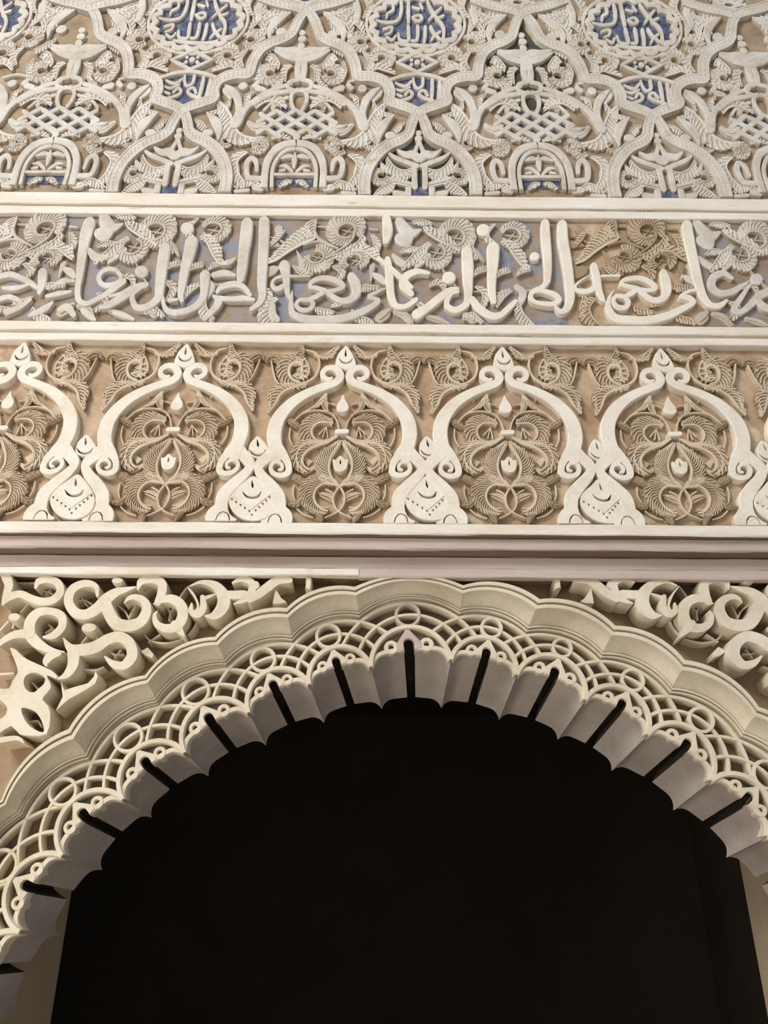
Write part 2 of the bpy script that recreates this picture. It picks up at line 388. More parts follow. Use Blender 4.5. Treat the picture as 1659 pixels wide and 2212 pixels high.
# openwork band
def circ3(p, q, r):
    ax, ay, bx, by, cx, cy = *p, *q, *r; dd = 2*(ax*(by-cy)+bx*(cy-ay)+cx*(ay-by))
    ux = ((ax*ax+ay*ay)*(by-cy)+(bx*bx+by*by)*(cy-ay)+(cx*cx+cy*cy)*(ay-by))/dd
    uy = ((ax*ax+ay*ay)*(cx-bx)+(bx*bx+by*by)*(ax-cx)+(cx*cx+cy*cy)*(bx-ax))/dd
    return ux, uy, math.hypot(ax-ux, ay-uy)
LOB = []
def lerp(a, b, t): return (a[0]+(b[0]-a[0])*t, a[1]+(b[1]-a[1])*t)
for i in range(NL):
    o0, o1 = lerp(CC[i], CL[i], .13), lerp(CC[i+1], CL[i+1], .13)
    crown = abs((CO[i][0]+CO[i+1][0])/2-.11) < .03; O, oc = arc3(o0, o1, .185 if crown else .138, 20); I, ic = arc3(CL[i], CL[i+1], SAG_L, 24)
    m0, m1 = lerp(o0, CL[i], .40), lerp(o1, CL[i+1], .40); mt = lerp(O[10], I[12], .50)
    mc = circ3(m0, mt, m1)
    LOB.append(dict(O=O, oc=oc, I=I, ic=ic, mc=mc, o0=o0, o1=o1, top=lerp(O[10], I[12], .5), w=math.hypot(O[10][0]-I[12][0], O[10][1]-I[12][1])))
def walk(c, R, p_start, sgn, stop):
    a = math.atan2(p_start[1]-c[1], p_start[0]-c[0]); out = []
    for k in range(60):
        p = (c[0]+R*math.cos(a), c[1]+R*math.sin(a)); out.append(p)
        if stop(p): break
        a += sgn*.0045/R
    return out
BW = .0118
for i, L in enumerate(LOB):
    mb = MB()
    # backing behind the openings
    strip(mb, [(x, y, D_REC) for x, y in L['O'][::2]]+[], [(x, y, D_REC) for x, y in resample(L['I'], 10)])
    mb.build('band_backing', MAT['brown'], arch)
    mb = MB()
    mb.ribbon([(x, y, BW*1.1) for x, y in L['O']], D_LAT, D_REC, cap='flat', smooth=False); mb.build('band_rim', MAT['arch'], arch); mb = MB()
    mb.ribbon([(x, y, BW*1.5) for x, y in L['I']], D_LAT-.003, D_REC+.02, cap='flat', smooth=False)
    mb.build('band_rim', MAT['arch'], arch)
    mb = MB()
    def inside(j):
        if j < 0 or j >= NL: return lambda p: True
        c = LOB[j]['ic']; return lambda p: math.hypot(p[0]-c[0], p[1]-c[1]) < c[2]
    for (c, R, ext) in ((L['oc'], L['oc'][2], True), (L['mc'], L['mc'][2], False)):
        for e, j in ((0, i-1), (1, i+1)):
            st = (L['o0'], L['o1'])[e] if ext else L['top']
            # outward direction: left for e=0, right for e=1
            a = math.atan2(st[1]-c[1], st[0]-c[0]); t = (-math.sin(a), math.cos(a)); chord = (L['o1'][0]-L['o0'][0], L['o1'][1]-L['o0'][1])
            sg = 1 if (t[0]*chord[0]+t[1]*chord[1]) > 0 else -1
            if e == 0: sg = -sg
            w = walk(c, R, st, sg, inside(j))
            if len(w) > 2: mb = MB(); mb.ribbon([(x, y, BW) for x, y in w], D_LAT+.001*e, D_REC, cap='flat', smooth=False); mb.build('lattice_bar', MAT['arch'], arch)
    mb = MB(); r = L['w']*.46
    mb.ring(L['top'][0], L['top'][1], r, r, BW, D_LAT-.001, D_REC, n=22); mb.build('lattice_ring', MAT['mauve' if crown_lobe(i) else 'arch'], arch)
# soffit: front rim at the openwork, carried back through the wall; each lobe has two fluted halves and a slot
SPR = [(0, 0), (.05, .28), (.12, .52), (.22, .72), (.36, .84), (.55, .90), (.72, .94), (.82, .965), (.862, .985), (.866, 1.9), (.89, 2.3), (.94, 2.42), (1.0, 2.45)]
HF = catmull(SPR[:-4], 3); HN = len(HF); SPR = HF+SPR[-4:]
SPR = SPR+[(2-t, v) for t, v in SPR[-2::-1]]
def scallop(a, b, h, tw=1.0):
    ux, uy = b[0]-a[0], b[1]-a[1]; L = math.hypot(ux, uy); nx, ny = -uy/L, ux/L
    if nx*((a[0]+b[0])/2-AC[0])+ny*((a[1]+b[1])/2-AC[1]) < 0: nx, ny = -nx, -ny
    return [(a[0]+ux*t/2+nx*h*v, a[1]+uy*t/2+ny*h*v) for t, v in SPR]
# shift so back cusps pair with the front ones
def ang(p): return math.atan2(p[0]-AC[0], p[1]-AC[1])
FR = [lerp(q, AC, .004) for q in CL]
for i in range(NL):
    a, b = FR[i], FR[i+1]
    ba = min(CB, key=lambda q: abs(ang(q)-ang(a))); bb = min(CB, key=lambda q: abs(ang(q)-ang(b)))
    cf = math.hypot(b[0]-a[0], b[1]-a[1]); h = cf*.20
    Fr = scallop(a, b, h); Bk = scallop(ba, bb, math.hypot(bb[0]-ba[0], bb[1]-ba[1])*.20)
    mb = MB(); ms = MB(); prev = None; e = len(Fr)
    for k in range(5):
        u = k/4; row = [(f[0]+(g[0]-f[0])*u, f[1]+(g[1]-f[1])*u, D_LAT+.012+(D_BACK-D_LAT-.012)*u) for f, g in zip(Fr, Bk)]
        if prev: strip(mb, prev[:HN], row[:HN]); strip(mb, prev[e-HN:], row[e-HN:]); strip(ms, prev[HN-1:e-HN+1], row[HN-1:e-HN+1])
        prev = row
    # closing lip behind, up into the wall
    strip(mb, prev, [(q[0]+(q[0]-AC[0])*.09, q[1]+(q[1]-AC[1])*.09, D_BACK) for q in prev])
    mb.build('soffit_lobe', MAT['soffit'], arch); ms.build('slot', MAT['slot_shade'], arch)
    # recessed field between openwork and rim
    mb = MB(); II = resample(LOB[i]['I'], 40); e = len(Fr)
    for ks, js in ((list(range(0, HN)), (0, 19)), (list(range(e-HN, e)), (21, 40))):
        arc = resample(II[js[0]:js[1]+1], HN-1)
        strip(mb, [(x, y, D_LAT+.055) for x, y in arc], [(Fr[k][0], Fr[k][1], D_LAT+.055) for k in ks])
    mb.build('recess_panel', MAT['spand'], arch)
    # rim following the scallop, with pointed tip and two pierced rings
    mb = MB()
    for ks in (range(0, HN), range(len(Fr)-HN, len(Fr))):
        mb.ribbon([(Fr[k][0]+(Fr[k][0]-AC[0])*.004, Fr[k][1]+(Fr[k][1]-AC[1])*.004, BW*1.5) for k in ks], D_LAT+.004, D_LAT+.057, cap='flat', smooth=False)
    rim = mb.build('scallop_rim', MAT['arch'], arch)
    ux, uy = (b[0]-a[0])/cf, (b[1]-a[1])/cf; nx, ny = -uy, ux
    if nx*(a[0]-AC[0])+ny*(a[1]-AC[1]) < 0: nx, ny = -nx, -ny
    mx, my = (a[0]+b[0])/2, (a[1]+b[1])/2
    loc = lambda x, y, d: Vector((mx+ux*x*cf+nx*y*cf, d, my+uy*x*cf+ny*y*cf))
    mb = MB(loc); mb.poly(P('-.066,.19 -.16,.20 -.165,.27 -.12,.33 -.06,.41 0,.50 .06,.41 .12,.33 .165,.27 .16,.20 .066,.19 .066,.29 .045,.325 0,.34 -.045,.325 -.066,.29'), D_LAT+.002, D_LAT+.02, ch=.008)
    mb.build('pointed_finial', MAT['mauve' if crown_lobe(i) else 'arch'], arch)
    for sx in (-1, 1):
        mb = MB(loc); mb.ring(sx*.225, .245, .064, .066, .06, D_LAT+.003, D_LAT+.057, n=14); mb.build('pierced_ring', MAT['arch'], arch)
# plaster wall that carries the arch: ground of the spandrels with the round opening
mb = MB(); zt = zpx(1226, .10)
hole = [(x, y) for i in range(NL) for (x, y) in arc3(CC[i], CC[i+1], SAG_C, 4)[0][:-1]]+[CC[-1]]
hole = [lerp(p, AC, .004) for p in hole]
hole = [(hole[0][0], 0.0)]+hole+[(hole[-1][0], 0.0)]
outer = [(XL, 0.0)]+[hole[0]]+hole[1:-1]+[hole[-1], (XR, 0.0), (XR, zt), (XL, zt)]
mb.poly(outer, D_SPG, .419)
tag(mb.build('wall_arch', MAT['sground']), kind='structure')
# passage and dark room behind
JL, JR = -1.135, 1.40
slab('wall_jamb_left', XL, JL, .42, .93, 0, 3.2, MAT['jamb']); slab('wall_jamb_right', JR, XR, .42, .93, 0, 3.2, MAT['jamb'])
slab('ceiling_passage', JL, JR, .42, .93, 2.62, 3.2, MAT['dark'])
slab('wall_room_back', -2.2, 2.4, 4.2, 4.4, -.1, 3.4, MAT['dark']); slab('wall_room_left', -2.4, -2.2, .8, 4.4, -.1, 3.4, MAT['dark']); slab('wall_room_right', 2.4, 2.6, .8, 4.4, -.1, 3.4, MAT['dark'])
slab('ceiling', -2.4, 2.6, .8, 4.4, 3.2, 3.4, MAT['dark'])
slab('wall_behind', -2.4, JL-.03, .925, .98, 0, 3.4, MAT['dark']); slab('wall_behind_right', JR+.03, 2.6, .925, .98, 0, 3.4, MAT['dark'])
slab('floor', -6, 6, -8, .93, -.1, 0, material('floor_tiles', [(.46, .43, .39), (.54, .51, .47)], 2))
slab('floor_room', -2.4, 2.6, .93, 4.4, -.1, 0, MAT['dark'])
# ================================================================ frieze of ogee frames
FM = mapper('f1'); D0, DG, DL = 0.0, D_FRZ+.001, .012
def fax(y): return 826.8-.0481*y
def mir(pts): return [(2*fax(p[1])-p[0],)+tuple(p[1:]) for p in pts]
BAR = [(5, 923.5), (375.4, 926.6), (738.5, 931), (1095, 933), (1455.5, 936.3), (1816, 939)]
UN = ['cut off at the left edge', 'second from the left', 'in the middle of the frieze', 'second from the right', 'rightmost whole one', 'cut off at the right edge']
BX = [W(x, y, .01) for x, y in BAR]; DEL = [b-BX[2] for b in BX]
org_f = FM(782, 1700, DG)
DROP = lambda x, y, sx, sy: catmull([(x+a*sx, y+b*sy) for a, b in ((0, -1.2), (.45, -.3), (.6, .35), (0, 1), (-.6, .35), (-.45, -.3))], 3, True)
CRES = lambda x, y, sx, sy: catmull([(x-sx, y-sy), (x-sx*.55, y+sy*.05), (x, y+sy*.35), (x+sx*.55, y+sy*.05), (x+sx, y-sy), (x+sx*.72, y+sy*.45), (x, y+sy), (x-sx*.72, y+sy*.45)], 3, True)
def frame(label):
    t = empty('ogee_frame', org_f, label, 'carved frame', 'ogee frames of the frieze')
    for fl in (lambda q: q, mir):
        S1 = P('690,398,24 655,408,44 616,384,48 612,345,50 645,312,50 700,305,56 748,330,66 768,380,74 735,428,72 665,458,72 570,490,74 455,540,84 345,610,98 250,705,116 195,800,130 175,900,136 182,985,132 200,1050,128 190,1100,120')
        mb = MB(FM); mb.ribbon(fl(S1), D0, DG, n=7, ch=.06); mb.build('strap', MAT['face'], t)
        S2 = P('205,1020,110 255,1085,86 300,1165,62 300,1240,60 240,1270,50 172,1252,44 143,1205,40 163,1160,36 212,1150,32 247,1178,30 240,1213,28 217,1218,22')
        mb = MB(FM); mb.ribbon(fl(S2), D0+.0005, DG, n=7, ch=.06); mb.build('volute', MAT['face'], t)
        S3 = P('165,1060,118 105,1115,104 50,1165,98 35,1215,84 72,1280,96 150,1365,112 210,1450,126 219,1515,126')
        mb = MB(FM); mb.ribbon(fl(S3), D0+.001, DG, n=7, ch=.06, cap='flat'); mb.build('strap', MAT['face'], t)
        mb = MB(FM); mb.poly(fl(P('160,1500 222,1490 284,1500 281,1528 282,1550 308,1572 330,1602 342,1642 340,1672 332,1698 190,1699 60,1698 50,1680 92,1660 128,1630 150,1590 160,1545')), D0+.0015, DG, ch=4, holes=[fl(P('112,1694 124,1650 150,1622 185,1610 215,1618 236,1645 246,1694 236,1694 226,1652 208,1629 185,1621 156,1632 134,1656 122,1694'))], dh=.02); mb.build('foot', MAT['face'], t)
    mb = MB(FM); mb.poly(P('820,106 852,140 882,190 906,250 905,290 868,312 822,325 765,305 725,285 728,235 750,175 785,135'), D0-.001, DG, n=4, ch=5, holes=[DROP(815, 180, 16, 32), CRES(818, 245, 62, 28)], dh=.024)
    mb.build('finial', MAT['face'], t)
    return t
def feath(t, spine, side, nf, name='leaf', d=DL, **k):
    fn = FM
    for fl, sd in ((lambda q: q, side), (mir, -side)):
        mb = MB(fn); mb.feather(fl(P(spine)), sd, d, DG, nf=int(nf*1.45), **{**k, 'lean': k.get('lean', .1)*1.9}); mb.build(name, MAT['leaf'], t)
def ribs(t, pts, name='stem', w=None, d=DL-.003, cap='round', both=True):
    for fl in ((lambda q: q, mir) if both else (lambda q: q,)):
        mb = MB(FM); mb.ribbon(fl(P(pts)), d, DG, n=6, cap=cap, w=w); mb.build(name, MAT['leafridge'], t)
def tip(t, pts, nf=4, d=DL-.001):
    """little curled leaf end"""
    for fl in (lambda q: q, mir):
        q = fl(P(pts)); mb = MB(FM); mb.ribbon(q, d, DG, n=5, cap=('round', 'point'))
        mb.ribbon([(a, b, c*.22) for a, b, c in q], d-.003, d, n=5)
        pl = catmull(q, 4); N = normals(pl)
        for i in range(1, len(pl)-1, 2):
            for s in (-1, 1):
                x, y, w = pl[i]; nx, ny = N[i][0]*s, N[i][1]*s; tx, ty = ny*s, -nx*s
                mb.ribbon([(x, y, w*.12), (x+nx*w*.26+tx*w*.12, y+ny*w*.26+ty*w*.12, w*.13), (x+nx*w*.42+tx*w*.35, y+ny*w*.42+ty*w*.35, w*.13)], d-.0025, d+.001, n=2)
        mb.build('leaf_tip', MAT['leaf'], t)
def plant(label):
    t = empty('arabesque', org_f, label, 'carved foliage', 'foliage inside the ogee frames')
    # pair of ringed leaves under the bar
    feath(t, '700,800,30 640,795,60 575,800,95 525,840,120 512,890,120 540,940,95 600,968,55', 1, 13, lean=.06)
    ribs(t, '722,930,16 660,962,18 600,968,18 545,945,18 515,890,18 528,830,18 580,795,18 640,792,16 690,815,14', 'ring')
    feath(t, '735,925,16 640,975,24 560,1000,50 490,1035,110 440,1085,125 424,1135,105 440,1180,80 485,1215,34', 1, 13, lean=.16)
    ribs(t, '742,918,20 650,975,24 560,1004,22 480,1048,20 432,1110,18 440,1175,15 490,1216,10', 'stem', d=DL-.005)
    for pts in ('640,838,10 575,900,14', '640,838,10 610,925,12', '642,838,10 655,930,12'): ribs(t, pts, 'vein', d=.017)
    # arching stems, sprigs at the top
    ribs(t, '365,770,14 430,715,14 520,688,14 610,690,14 690,718,14 735,775,14 757,850,14')
    ribs(t, '345,790,12 420,720,16 510,665,18 565,620,18 600,575,16 635,535,8')
    feath(t, '655,700,16 610,660,60 600,600,60 640,535,12', 1, 7, lean=.16); feath(t, '520,660,16 585,600,36 640,535,8', 1, 5, lean=.18)
    ribs(t, '640,625,10 690,628,10 722,638,10', 'stem', d=.016); ribs(t, '720,720,10 690,770,10 680,800,8', 'stem', d=.016)
    tip(t, '395,830,40 350,800,66 300,772,44'); ribs(t, '318,850,14 312,930,14 340,1005,14', 'stem', d=.017)
    ribs(t, '520,590,14 505,570,14', 'stem', d=.017)
    # pointed almond, crossing stems
    ribs(t, '772,985,10 730,1045,16 685,1115,18 668,1195,18 685,1270,18 720,1325,18 757,1362,18 795,1420,18 808,1480,17 785,1550,16 745,1592,16 690,1622,14 630,1645,12')
    feath(t, '772,962,20 720,1040,70 680,1115,118 664,1195,130 678,1260,120 700,1310,80 735,1345,30', 1, 14, lean=-.10)
    feath(t, '745,1362,20 690,1345,60 620,1345,100 560,1385,140 533,1450,150 550,1520,110 600,1570,60 650,1585,25', 1, 17, lean=.08)
    ribs(t, '757,1362,18 690,1340,18 620,1345,18 560,1385,18 533,1455,18 558,1525,18 610,1560,15 655,1555,12', 'ring')
    for pts in ('720,1480,10 690,1425,16 640,1395,14', '716,1490,10 670,1440,16 600,1425,12', '714,1500,10 660,1455,16 570,1428,8', '712,1510,10 650,1478,14 585,1450,8'): ribs(t, pts, 'vein', d=.016)
    tip(t, '445,1345,34 395,1300,70 322,1272,40'); tip(t, '425,1480,36 380,1520,62 308,1530,36'); tip(t, '600,1690,30 585,1640,60 540,1590,30')
    ribs(t, '440,1250,30 490,1225,40 540,1195,30', 'stem', d=.017); ribs(t, '352,1360,14 345,1430,14 360,1490,12', 'stem', d=.017); ribs(t, '380,1570,14 440,1620,14 520,1645,12', 'stem', d=.017)
    ribs(t, '440,1105,30 500,1165,60', 'vein', d=.022, cap=('point', 'flat')); ribs(t, '625,1020,10 660,1060,30', 'vein', d=.017)
    # drop, bar and bud on the axis
    mb = MB(FM); mb.poly(P('792,540 815,590 842,635 845,672 822,698 790,706 755,698 733,672 738,635 768,590'), 0, DG, n=4, ch=5); mb.build('drop', MAT['face'], t)
    mb = MB(FM); mb.ribbon(P('740,877,46 782,875,46 822,873,46'), -.002, DG, ch=.1); mb.build('bar', MAT['face'], t)
    mb = MB(FM); mb.poly(P('700,1125 725,1128 745,1105 768,1092 790,1105 812,1128 836,1122 833,1180 815,1220 768,1240 722,1222 704,1180'), .002, DG, n=3, ch=4, holes=[DROP(768, 1152, 14, 22)], dh=.024); mb.build('bud', MAT['face'], t)
    return t
def scroll(label, side):
    t = empty('scroll_leaf', org_f, label, 'carved foliage', 'leaf scrolls above the ogee frames')
    fl = (lambda q: q) if side < 0 else mir; sd = 1 if side < 0 else -1
    def fe(sp, s, nf, **k): mb = MB(FM); mb.feather(fl(P(sp)), s*sd, DL, DG, nf=int(nf*1.4), **{**k, 'lean': k.get('lean', .1)*1.7}); mb.build('leaf', MAT['leaf'], t)
    def ri(p, name='stem', d=DL-.004): mb = MB(FM); mb.ribbon(fl(P(p)), d, DG, n=6); mb.build(name, MAT['leafridge'], t)
    ri('462,148,12 530,165,18 572,215,20 580,290,20 550,370,22 490,420,24 400,460,24 310,490,24 235,540,22 190,620,18 130,695,10')
    fe('400,470,20 320,490,60 240,535,100 195,600,90 165,655,50 120,705,12', 1, 9, lean=.12)
    # spiral with fanned blades
    fe('345,375,30 385,400,60 440,395,80 485,360,80 490,300,80 470,250,70 440,215,40', -1, 1, serr=.02)
    fe('430,320,14 415,270,30 370,255,70 320,280,110 305,340,120 330,400,100 400,440,60 470,430,20', 1, 13, lean=.06)
    ri('350,372,12 400,368,16 428,325,16 412,275,16 360,262,18 318,300,18 312,355,18 345,405,18 400,425,16', 'ring', d=DL-.006)
    for p in ('370,355,10 410,385,18 440,410,14', '380,345,10 440,375,18 470,390,14', '385,330,10 450,335,18 490,345,14', '380,320,10 450,290,18 480,290,14', '395,290,8 430,245,16 455,220,14'): ri(p, 'vein', d=DL-.005)
    fe('300,270,50 340,215,90 390,165,70 425,105,14', 1, 7, lean=.12)
    mb = MB(FM); mb.ribbon(fl(P('260,270,60 200,225,80 150,215,60 112,240,30')), DL, DG, n=5, cap=('round', 'point')); mb.ribbon(fl(P('255,260,12 195,205,14 140,205,14 112,235,10')), DL-.004, DL, n=5); mb.ribbon(fl(P('240,285,10 195,240,14 150,225,12')), DL-.004, DL, n=5); mb.build('leaf_tip', MAT['leaf'], t)
    ri('150,250,14 165,330,16 185,400,16 210,440,14')
    fe('540,200,12 610,190,40 680,150,60 745,108,10', 1, 6, lean=.14); ri('535,190,10 600,210,14 640,195,14 700,140,12 745,108,8', d=DL-.005)
    return t
NMF = ['', 'leftmost whole', 'middle-left', 'middle-right', 'rightmost whole']
ORDS = ['cut by the left edge of the photo', 'second from the left', 'third from the left', 'fourth from the left', 'fifth from the left', 'cut by the right edge of the photo']
f0 = frame('cream ogee frame of the middle frieze, %s' % ORDS[2]); p0 = plant('feathered tan foliage inside the frieze frame, %s' % ORDS[2])
l0 = scroll('feathered leaf scroll, left shoulder of frieze frame %s' % ORDS[2], -1); r0 = scroll('feathered leaf scroll, right shoulder of frieze frame %s' % ORDS[2], 1)
for i in (0, 1, 3, 4, 5):
    copy_tree(f0, DEL[i], label='cream ogee frame of the middle frieze, %s' % ORDS[i])
    if i < 5: copy_tree(p0, DEL[i], label='feathered tan foliage inside the frieze frame, %s' % ORDS[i])
    if i > 0: copy_tree(l0, DEL[i], label='feathered leaf scroll, left shoulder of frieze frame %s' % ORDS[i])
    if i < 5: copy_tree(r0, DEL[i], label='feathered leaf scroll, right shoulder of frieze frame %s' % ORDS[i])
# pear-shaped drop and bud between two frames (traced left of the second frame)
GM = mapper('f2')
def pear(label):
    t = empty('pear_medallion', GM(470, 1200, DG), label, 'medallion', 'pear medallions of the frieze')
    tri = []
    for k in range(5):
        for s in (-1, 1):
            x, y = (340+k*26, 1048+k*19) if s < 0 else (585-k*25, 1036+k*21)
            tri.append([(x-9, y-7), (x+10, y-5), (x+1, y+12)])
    tri.append([(448, 1143), (468, 1143), (458, 1160)])
    mb = MB(GM); mb.poly(P('492,898 540,935 578,985 603,1035 606,1085 585,1135 540,1172 470,1190 395,1176 345,1138 320,1090 320,1045 350,995 425,942'), .003, DG, n=4, ch=4, holes=[DROP(483, 955, 13, 24), CRES(474, 1022, 62, 26)]+tri, dh=.022); mb.build('panel', MAT['face'], t)
    mb = MB(GM); mb.ribbon(P('335,1028,5 455,1112,5'), .001, .006); mb.ribbon(P('590,1018,5 455,1112,5'), .001, .006); mb.build('chevron', MAT['face'], t)
    return t
def budm(label):
    t = empty('pointed_bud', GM(540, 790, DG), label, 'bud', 'pointed buds between the ogee frames')
    mb = MB(GM); mb.poly(P('553,643 590,680 616,725 612,752 575,776 530,786 492,770 482,742 495,695 525,662'), .002, DG, n=3, ch=4, holes=[DROP(547, 693, 13, 24), CRES(542, 752, 54, 24)], dh=.024); mb.build('boss', MAT['face'], t)
    return t
PX = [(162, 1042), (542.8, 1045.7), (918.9, 1045.5), (1293.7, 1051.9), (1665, 1055)]
PO = ['leftmost', 'second', 'third', 'fourth', 'fifth and cut off']
a = pear('pear-shaped medallion with incised chevron, leftmost in the middle frieze'); b = budm('pointed bud pierced by a drop, leftmost in the middle frieze')
for i in range(1, 5):
    dl = W(*PX[i], .01)-W(*PX[0], .01)
    copy_tree(a, dl, label='pear-shaped medallion with incised chevron, %s from the left in the middle frieze' % PO[i]); copy_tree(b, dl, label='pointed bud with drop hole, %s from left in the middle frieze' % PO[i])
# ================================================================ spandrel arabesques
SM = mapper('s4'); DS, DSG = .088, D_SPG+.001
AXR = 936.0
def smir(x, y, d):
    x0, y0, s = REG['s4']; return W(2*AXR-(x0+x/s), y0+y/s-1.0, d)
SCR = ['40,376,70 55,430,62 32,500,42 12,553,8',
 '15,552,10 60,502,50 130,482,50 200,512,55 270,530,55 340,518,55 384,465,55 365,408,55 300,388,50 245,402,45 226,440,20',
 '622,492,20 610,432,40 540,415,50 462,452,60 437,530,66 480,600,70 550,612,70 620,575,78 680,515,80 740,472,60 810,452,35 868,436,8',
 '672,535,80 698,605,86 742,668,86 820,686,82 898,660,76 936,590,70 922,530,58 868,502,42 822,510,28 795,540,8',
 '882,450,15 902,402,50 970,386,60 1034,412,62 1032,480,62 1010,532,50',
 '985,545,12 1080,512,58 1150,545,72 1168,620,76 1130,688,70 1060,702,60 1002,672,46 988,622,28 1004,592,8', '1120,680,60 1150,715,50 1180,755,8',
 '1200,438,8 1240,488,14 1266,555,16 1252,590,10', '1296,505,36 1300,570,50 1264,610,56 1222,592,40 1226,545,14', '1300,512,30 1345,495,20 1392,478,5',
 '1212,432,8 1290,406,26 1380,430,62 1430,500,88 1420,570,86 1370,620,60 1310,622,8',
 '1440,486,56 1500,488,60 1560,486,62', '1490,410,16 1550,386,40 1612,412,52 1606,470,52 1560,520,40 1495,545,8', '1600,512,56 1660,480,62 1710,440,66 1775,396,60 1850,392,44',
 '280,758,18 340,746,50 394,692,56 390,622,60 322,592,52 242,602,62 192,660,76 190,740,82 242,800,70 330,842,40 408,852,8', '185,735,70 95,742,55 32,772,42 -10,805,32', '372,862,40 320,880,58 292,918,46 296,945,8',
 '405,765,8 450,828,62 520,840,82 610,820,84 690,772,76 770,757,76 830,802,76 842,880,76 790,938,62 722,928,50 672,885,16', '470,850,90 464,935,74 425,998,50 368,1026,6',
 '0,1418,40 105,1405,32 150,1432,10']
THIN = ['915,725,10 960,780,15 1060,797,14 1165,772,8', '540,965,14 610,968,14 660,950,10', '480,540,12 530,520,14 585,545,10', '515,500,10 550,550,12', '760,560,10 800,595,12 822,640,12', '870,545,10 840,600,12 822,640,12', '280,465,10 310,470,12 345,490,10', '290,490,10 320,455,10',
 '310,680,12 330,700,14 290,730,10', '1065,560,10 1085,600,12 1080,650,12', '1110,575,8 1085,600,10', '700,850,10 740,870,12 790,870,10', '730,895,10 770,840,10', '905,495,12 945,460,14 985,435,10', '55,560,10 62,600,12', '180,545,10 130,600,12', '90,660,10 80,700,12', '610,750,12 630,785,12', '560,750,12 520,800,12', '1150,500,10 1190,445,14', '1205,745,16 1240,700,18 1260,650,12', '950,790,10 1020,745,14', '205,1050,10 245,1100,12', '190,1300,10 240,1295,12 260,1330,8', '115,410,10 215,410,10', '0,995,20 80,990,16', '0,715,14 50,660,14']
def spandrel(fm, label, right):
    t = empty('spandrel_arabesque', fm(500, 1380, DSG), label, 'carved scrollwork')
    for q in SCR:
        q = P(q)
        if right and min(p[0] for p in q) > 1620: pass
        mb = MB(fm); mb.ribbon(q, DS+.0004*(len(mb.v) % 3), DSG, n=7, ch=.05); mb.build('scroll', MAT['spand'], t)
    for x, y, rx, ry in ((90, 630, 45, 32), (568, 698, 54, 36), (750, 395, 40, 24), (1640, 425, 22, 30)):
        mb = MB(fm); mb.dome(x, y, rx, ry, DS, DSG, n=14); mb.build('button', MAT['spand'], t)
    for q in THIN: mb = MB(fm); mb.ribbon(P(q), .135, DSG, n=4); mb.build('tendril', MAT['spand'], t)
    mb = MB(fm); mb.poly(P('385,1040 412,1095 470,1075 560,1050 596,1010 610,972 630,1010 610,1060 540,1105 440,1160 355,1232 396,1140'), DS, DSG, ch=4); mb.build('leaf', MAT['spand'], t)
    mb = MB(fm); mb.poly(P('893,850 945,822 985,868 975,895 930,880'), .12, DSG, ch=4); mb.build('leaf', MAT['spand'], t)
    mb = MB(fm); mb.poly(P('1760,445 1742,545 1790,548 1835,535 1800,505'), .10, DSG, ch=3); mb.build('leaf', MAT['spand'], t)
    mb = MB(fm); mb.ribbon(P('1975,376,40 1975,420,40 1970,445,40'), .09, DSG, n=2, cap='flat'); mb.build('post', MAT['spand'], t)
    if not right:
        O = P('60,830 100,835 150,885 240,928 330,970 368,1010 355,1025 300,1005 322,1050 325,1090 290,1130 275,1160 310,1200 325,1270 300,1380 200,1392 120,1380 70,1330 0,1375 -40,1370 -40,1275 0,1280 35,1250 40,1205 0,1165 -40,1160 -40,1085 0,1085 55,1085 75,1040 110,985 95,920')
        mb = MB(fm); mb.poly(O, DS, DSG, n=2, hn=3, ch=3, holes=[P('150,1052 165,1005 215,985 265,1000 288,1025 278,1060 250,1085 215,1112 172,1100'), P('140,1210 220,1232 268,1300 276,1368 190,1330 146,1262')]); mb.build('leaf', MAT['spand'], t)
    return t
spandrel(SM, 'deep carved scrolls filling the spandrel left of the arch crown', False)
spandrel(smir, 'deep carved scrolls filling the spandrel right of the arch crown', True)
# ================================================================ inscription band
DI, DIG, DIL = 0.0, D_CAL/DSC+.001, .012
def ringleaf(fm, t, cx, cy, rx, ry, R, a0, sweep, tail=None, nf=16, mat='leaf', d=DIL, dg=DIG, name='ring_leaf', sticks=True, tapers=(.45, 1, .55)):
    """leaf curled into a ring round a drilled hole; fingers fan outwards; optional tail (points with widths, side)"""
    n = 12; sp = []
    for i in range(n+1):
        u = i/n; a = math.radians(a0+sweep*u); k = tapers[0]+(tapers[1]-tapers[0])*min(u*2, 1) if u < .5 else tapers[1]+(tapers[2]-tapers[1])*(u-.5)*2
        sp.append((cx+rx*1.02*math.cos(a), cy+ry*1.02*math.sin(a), (R-rx)*k))
    mb = MB(fm); mb.feather(sp, -1 if sweep > 0 else 1, d, dg, nf=nf, lean=.05)
    o = mb.build(name, MAT[mat], t)
    mb = MB(fm); mb.ribbon([(cx+(x-cx)*1.06, cy+(y-cy)*1.06, (R-rx)*.16) for x, y, w in sp], d-.006, dg, n=2); mb.build('ring', MAT[mat], o)
    if sticks:
        mb = MB(fm)
        mb.ribbon([(cx-rx*.9, cy-ry*.1, rx*.13), (cx, cy+ry*.15, rx*.15), (cx+rx*.9, cy+ry*.3, rx*.13)], d+.013, dg, n=2); mb.ribbon([(cx-rx*.3, cy+ry*.8, rx*.13), (cx+rx*.5, cy-ry*.6, rx*.15)], d+.014, dg, n=2)
        mb.build('tendril', MAT[mat], o)
    if tail:
        q, side, k = tail; mb = MB(fm); mb.feather(P(q), side, d+.001, dg, nf=k, lean=.12); mb.build('leaf', MAT[mat], t)
    return o
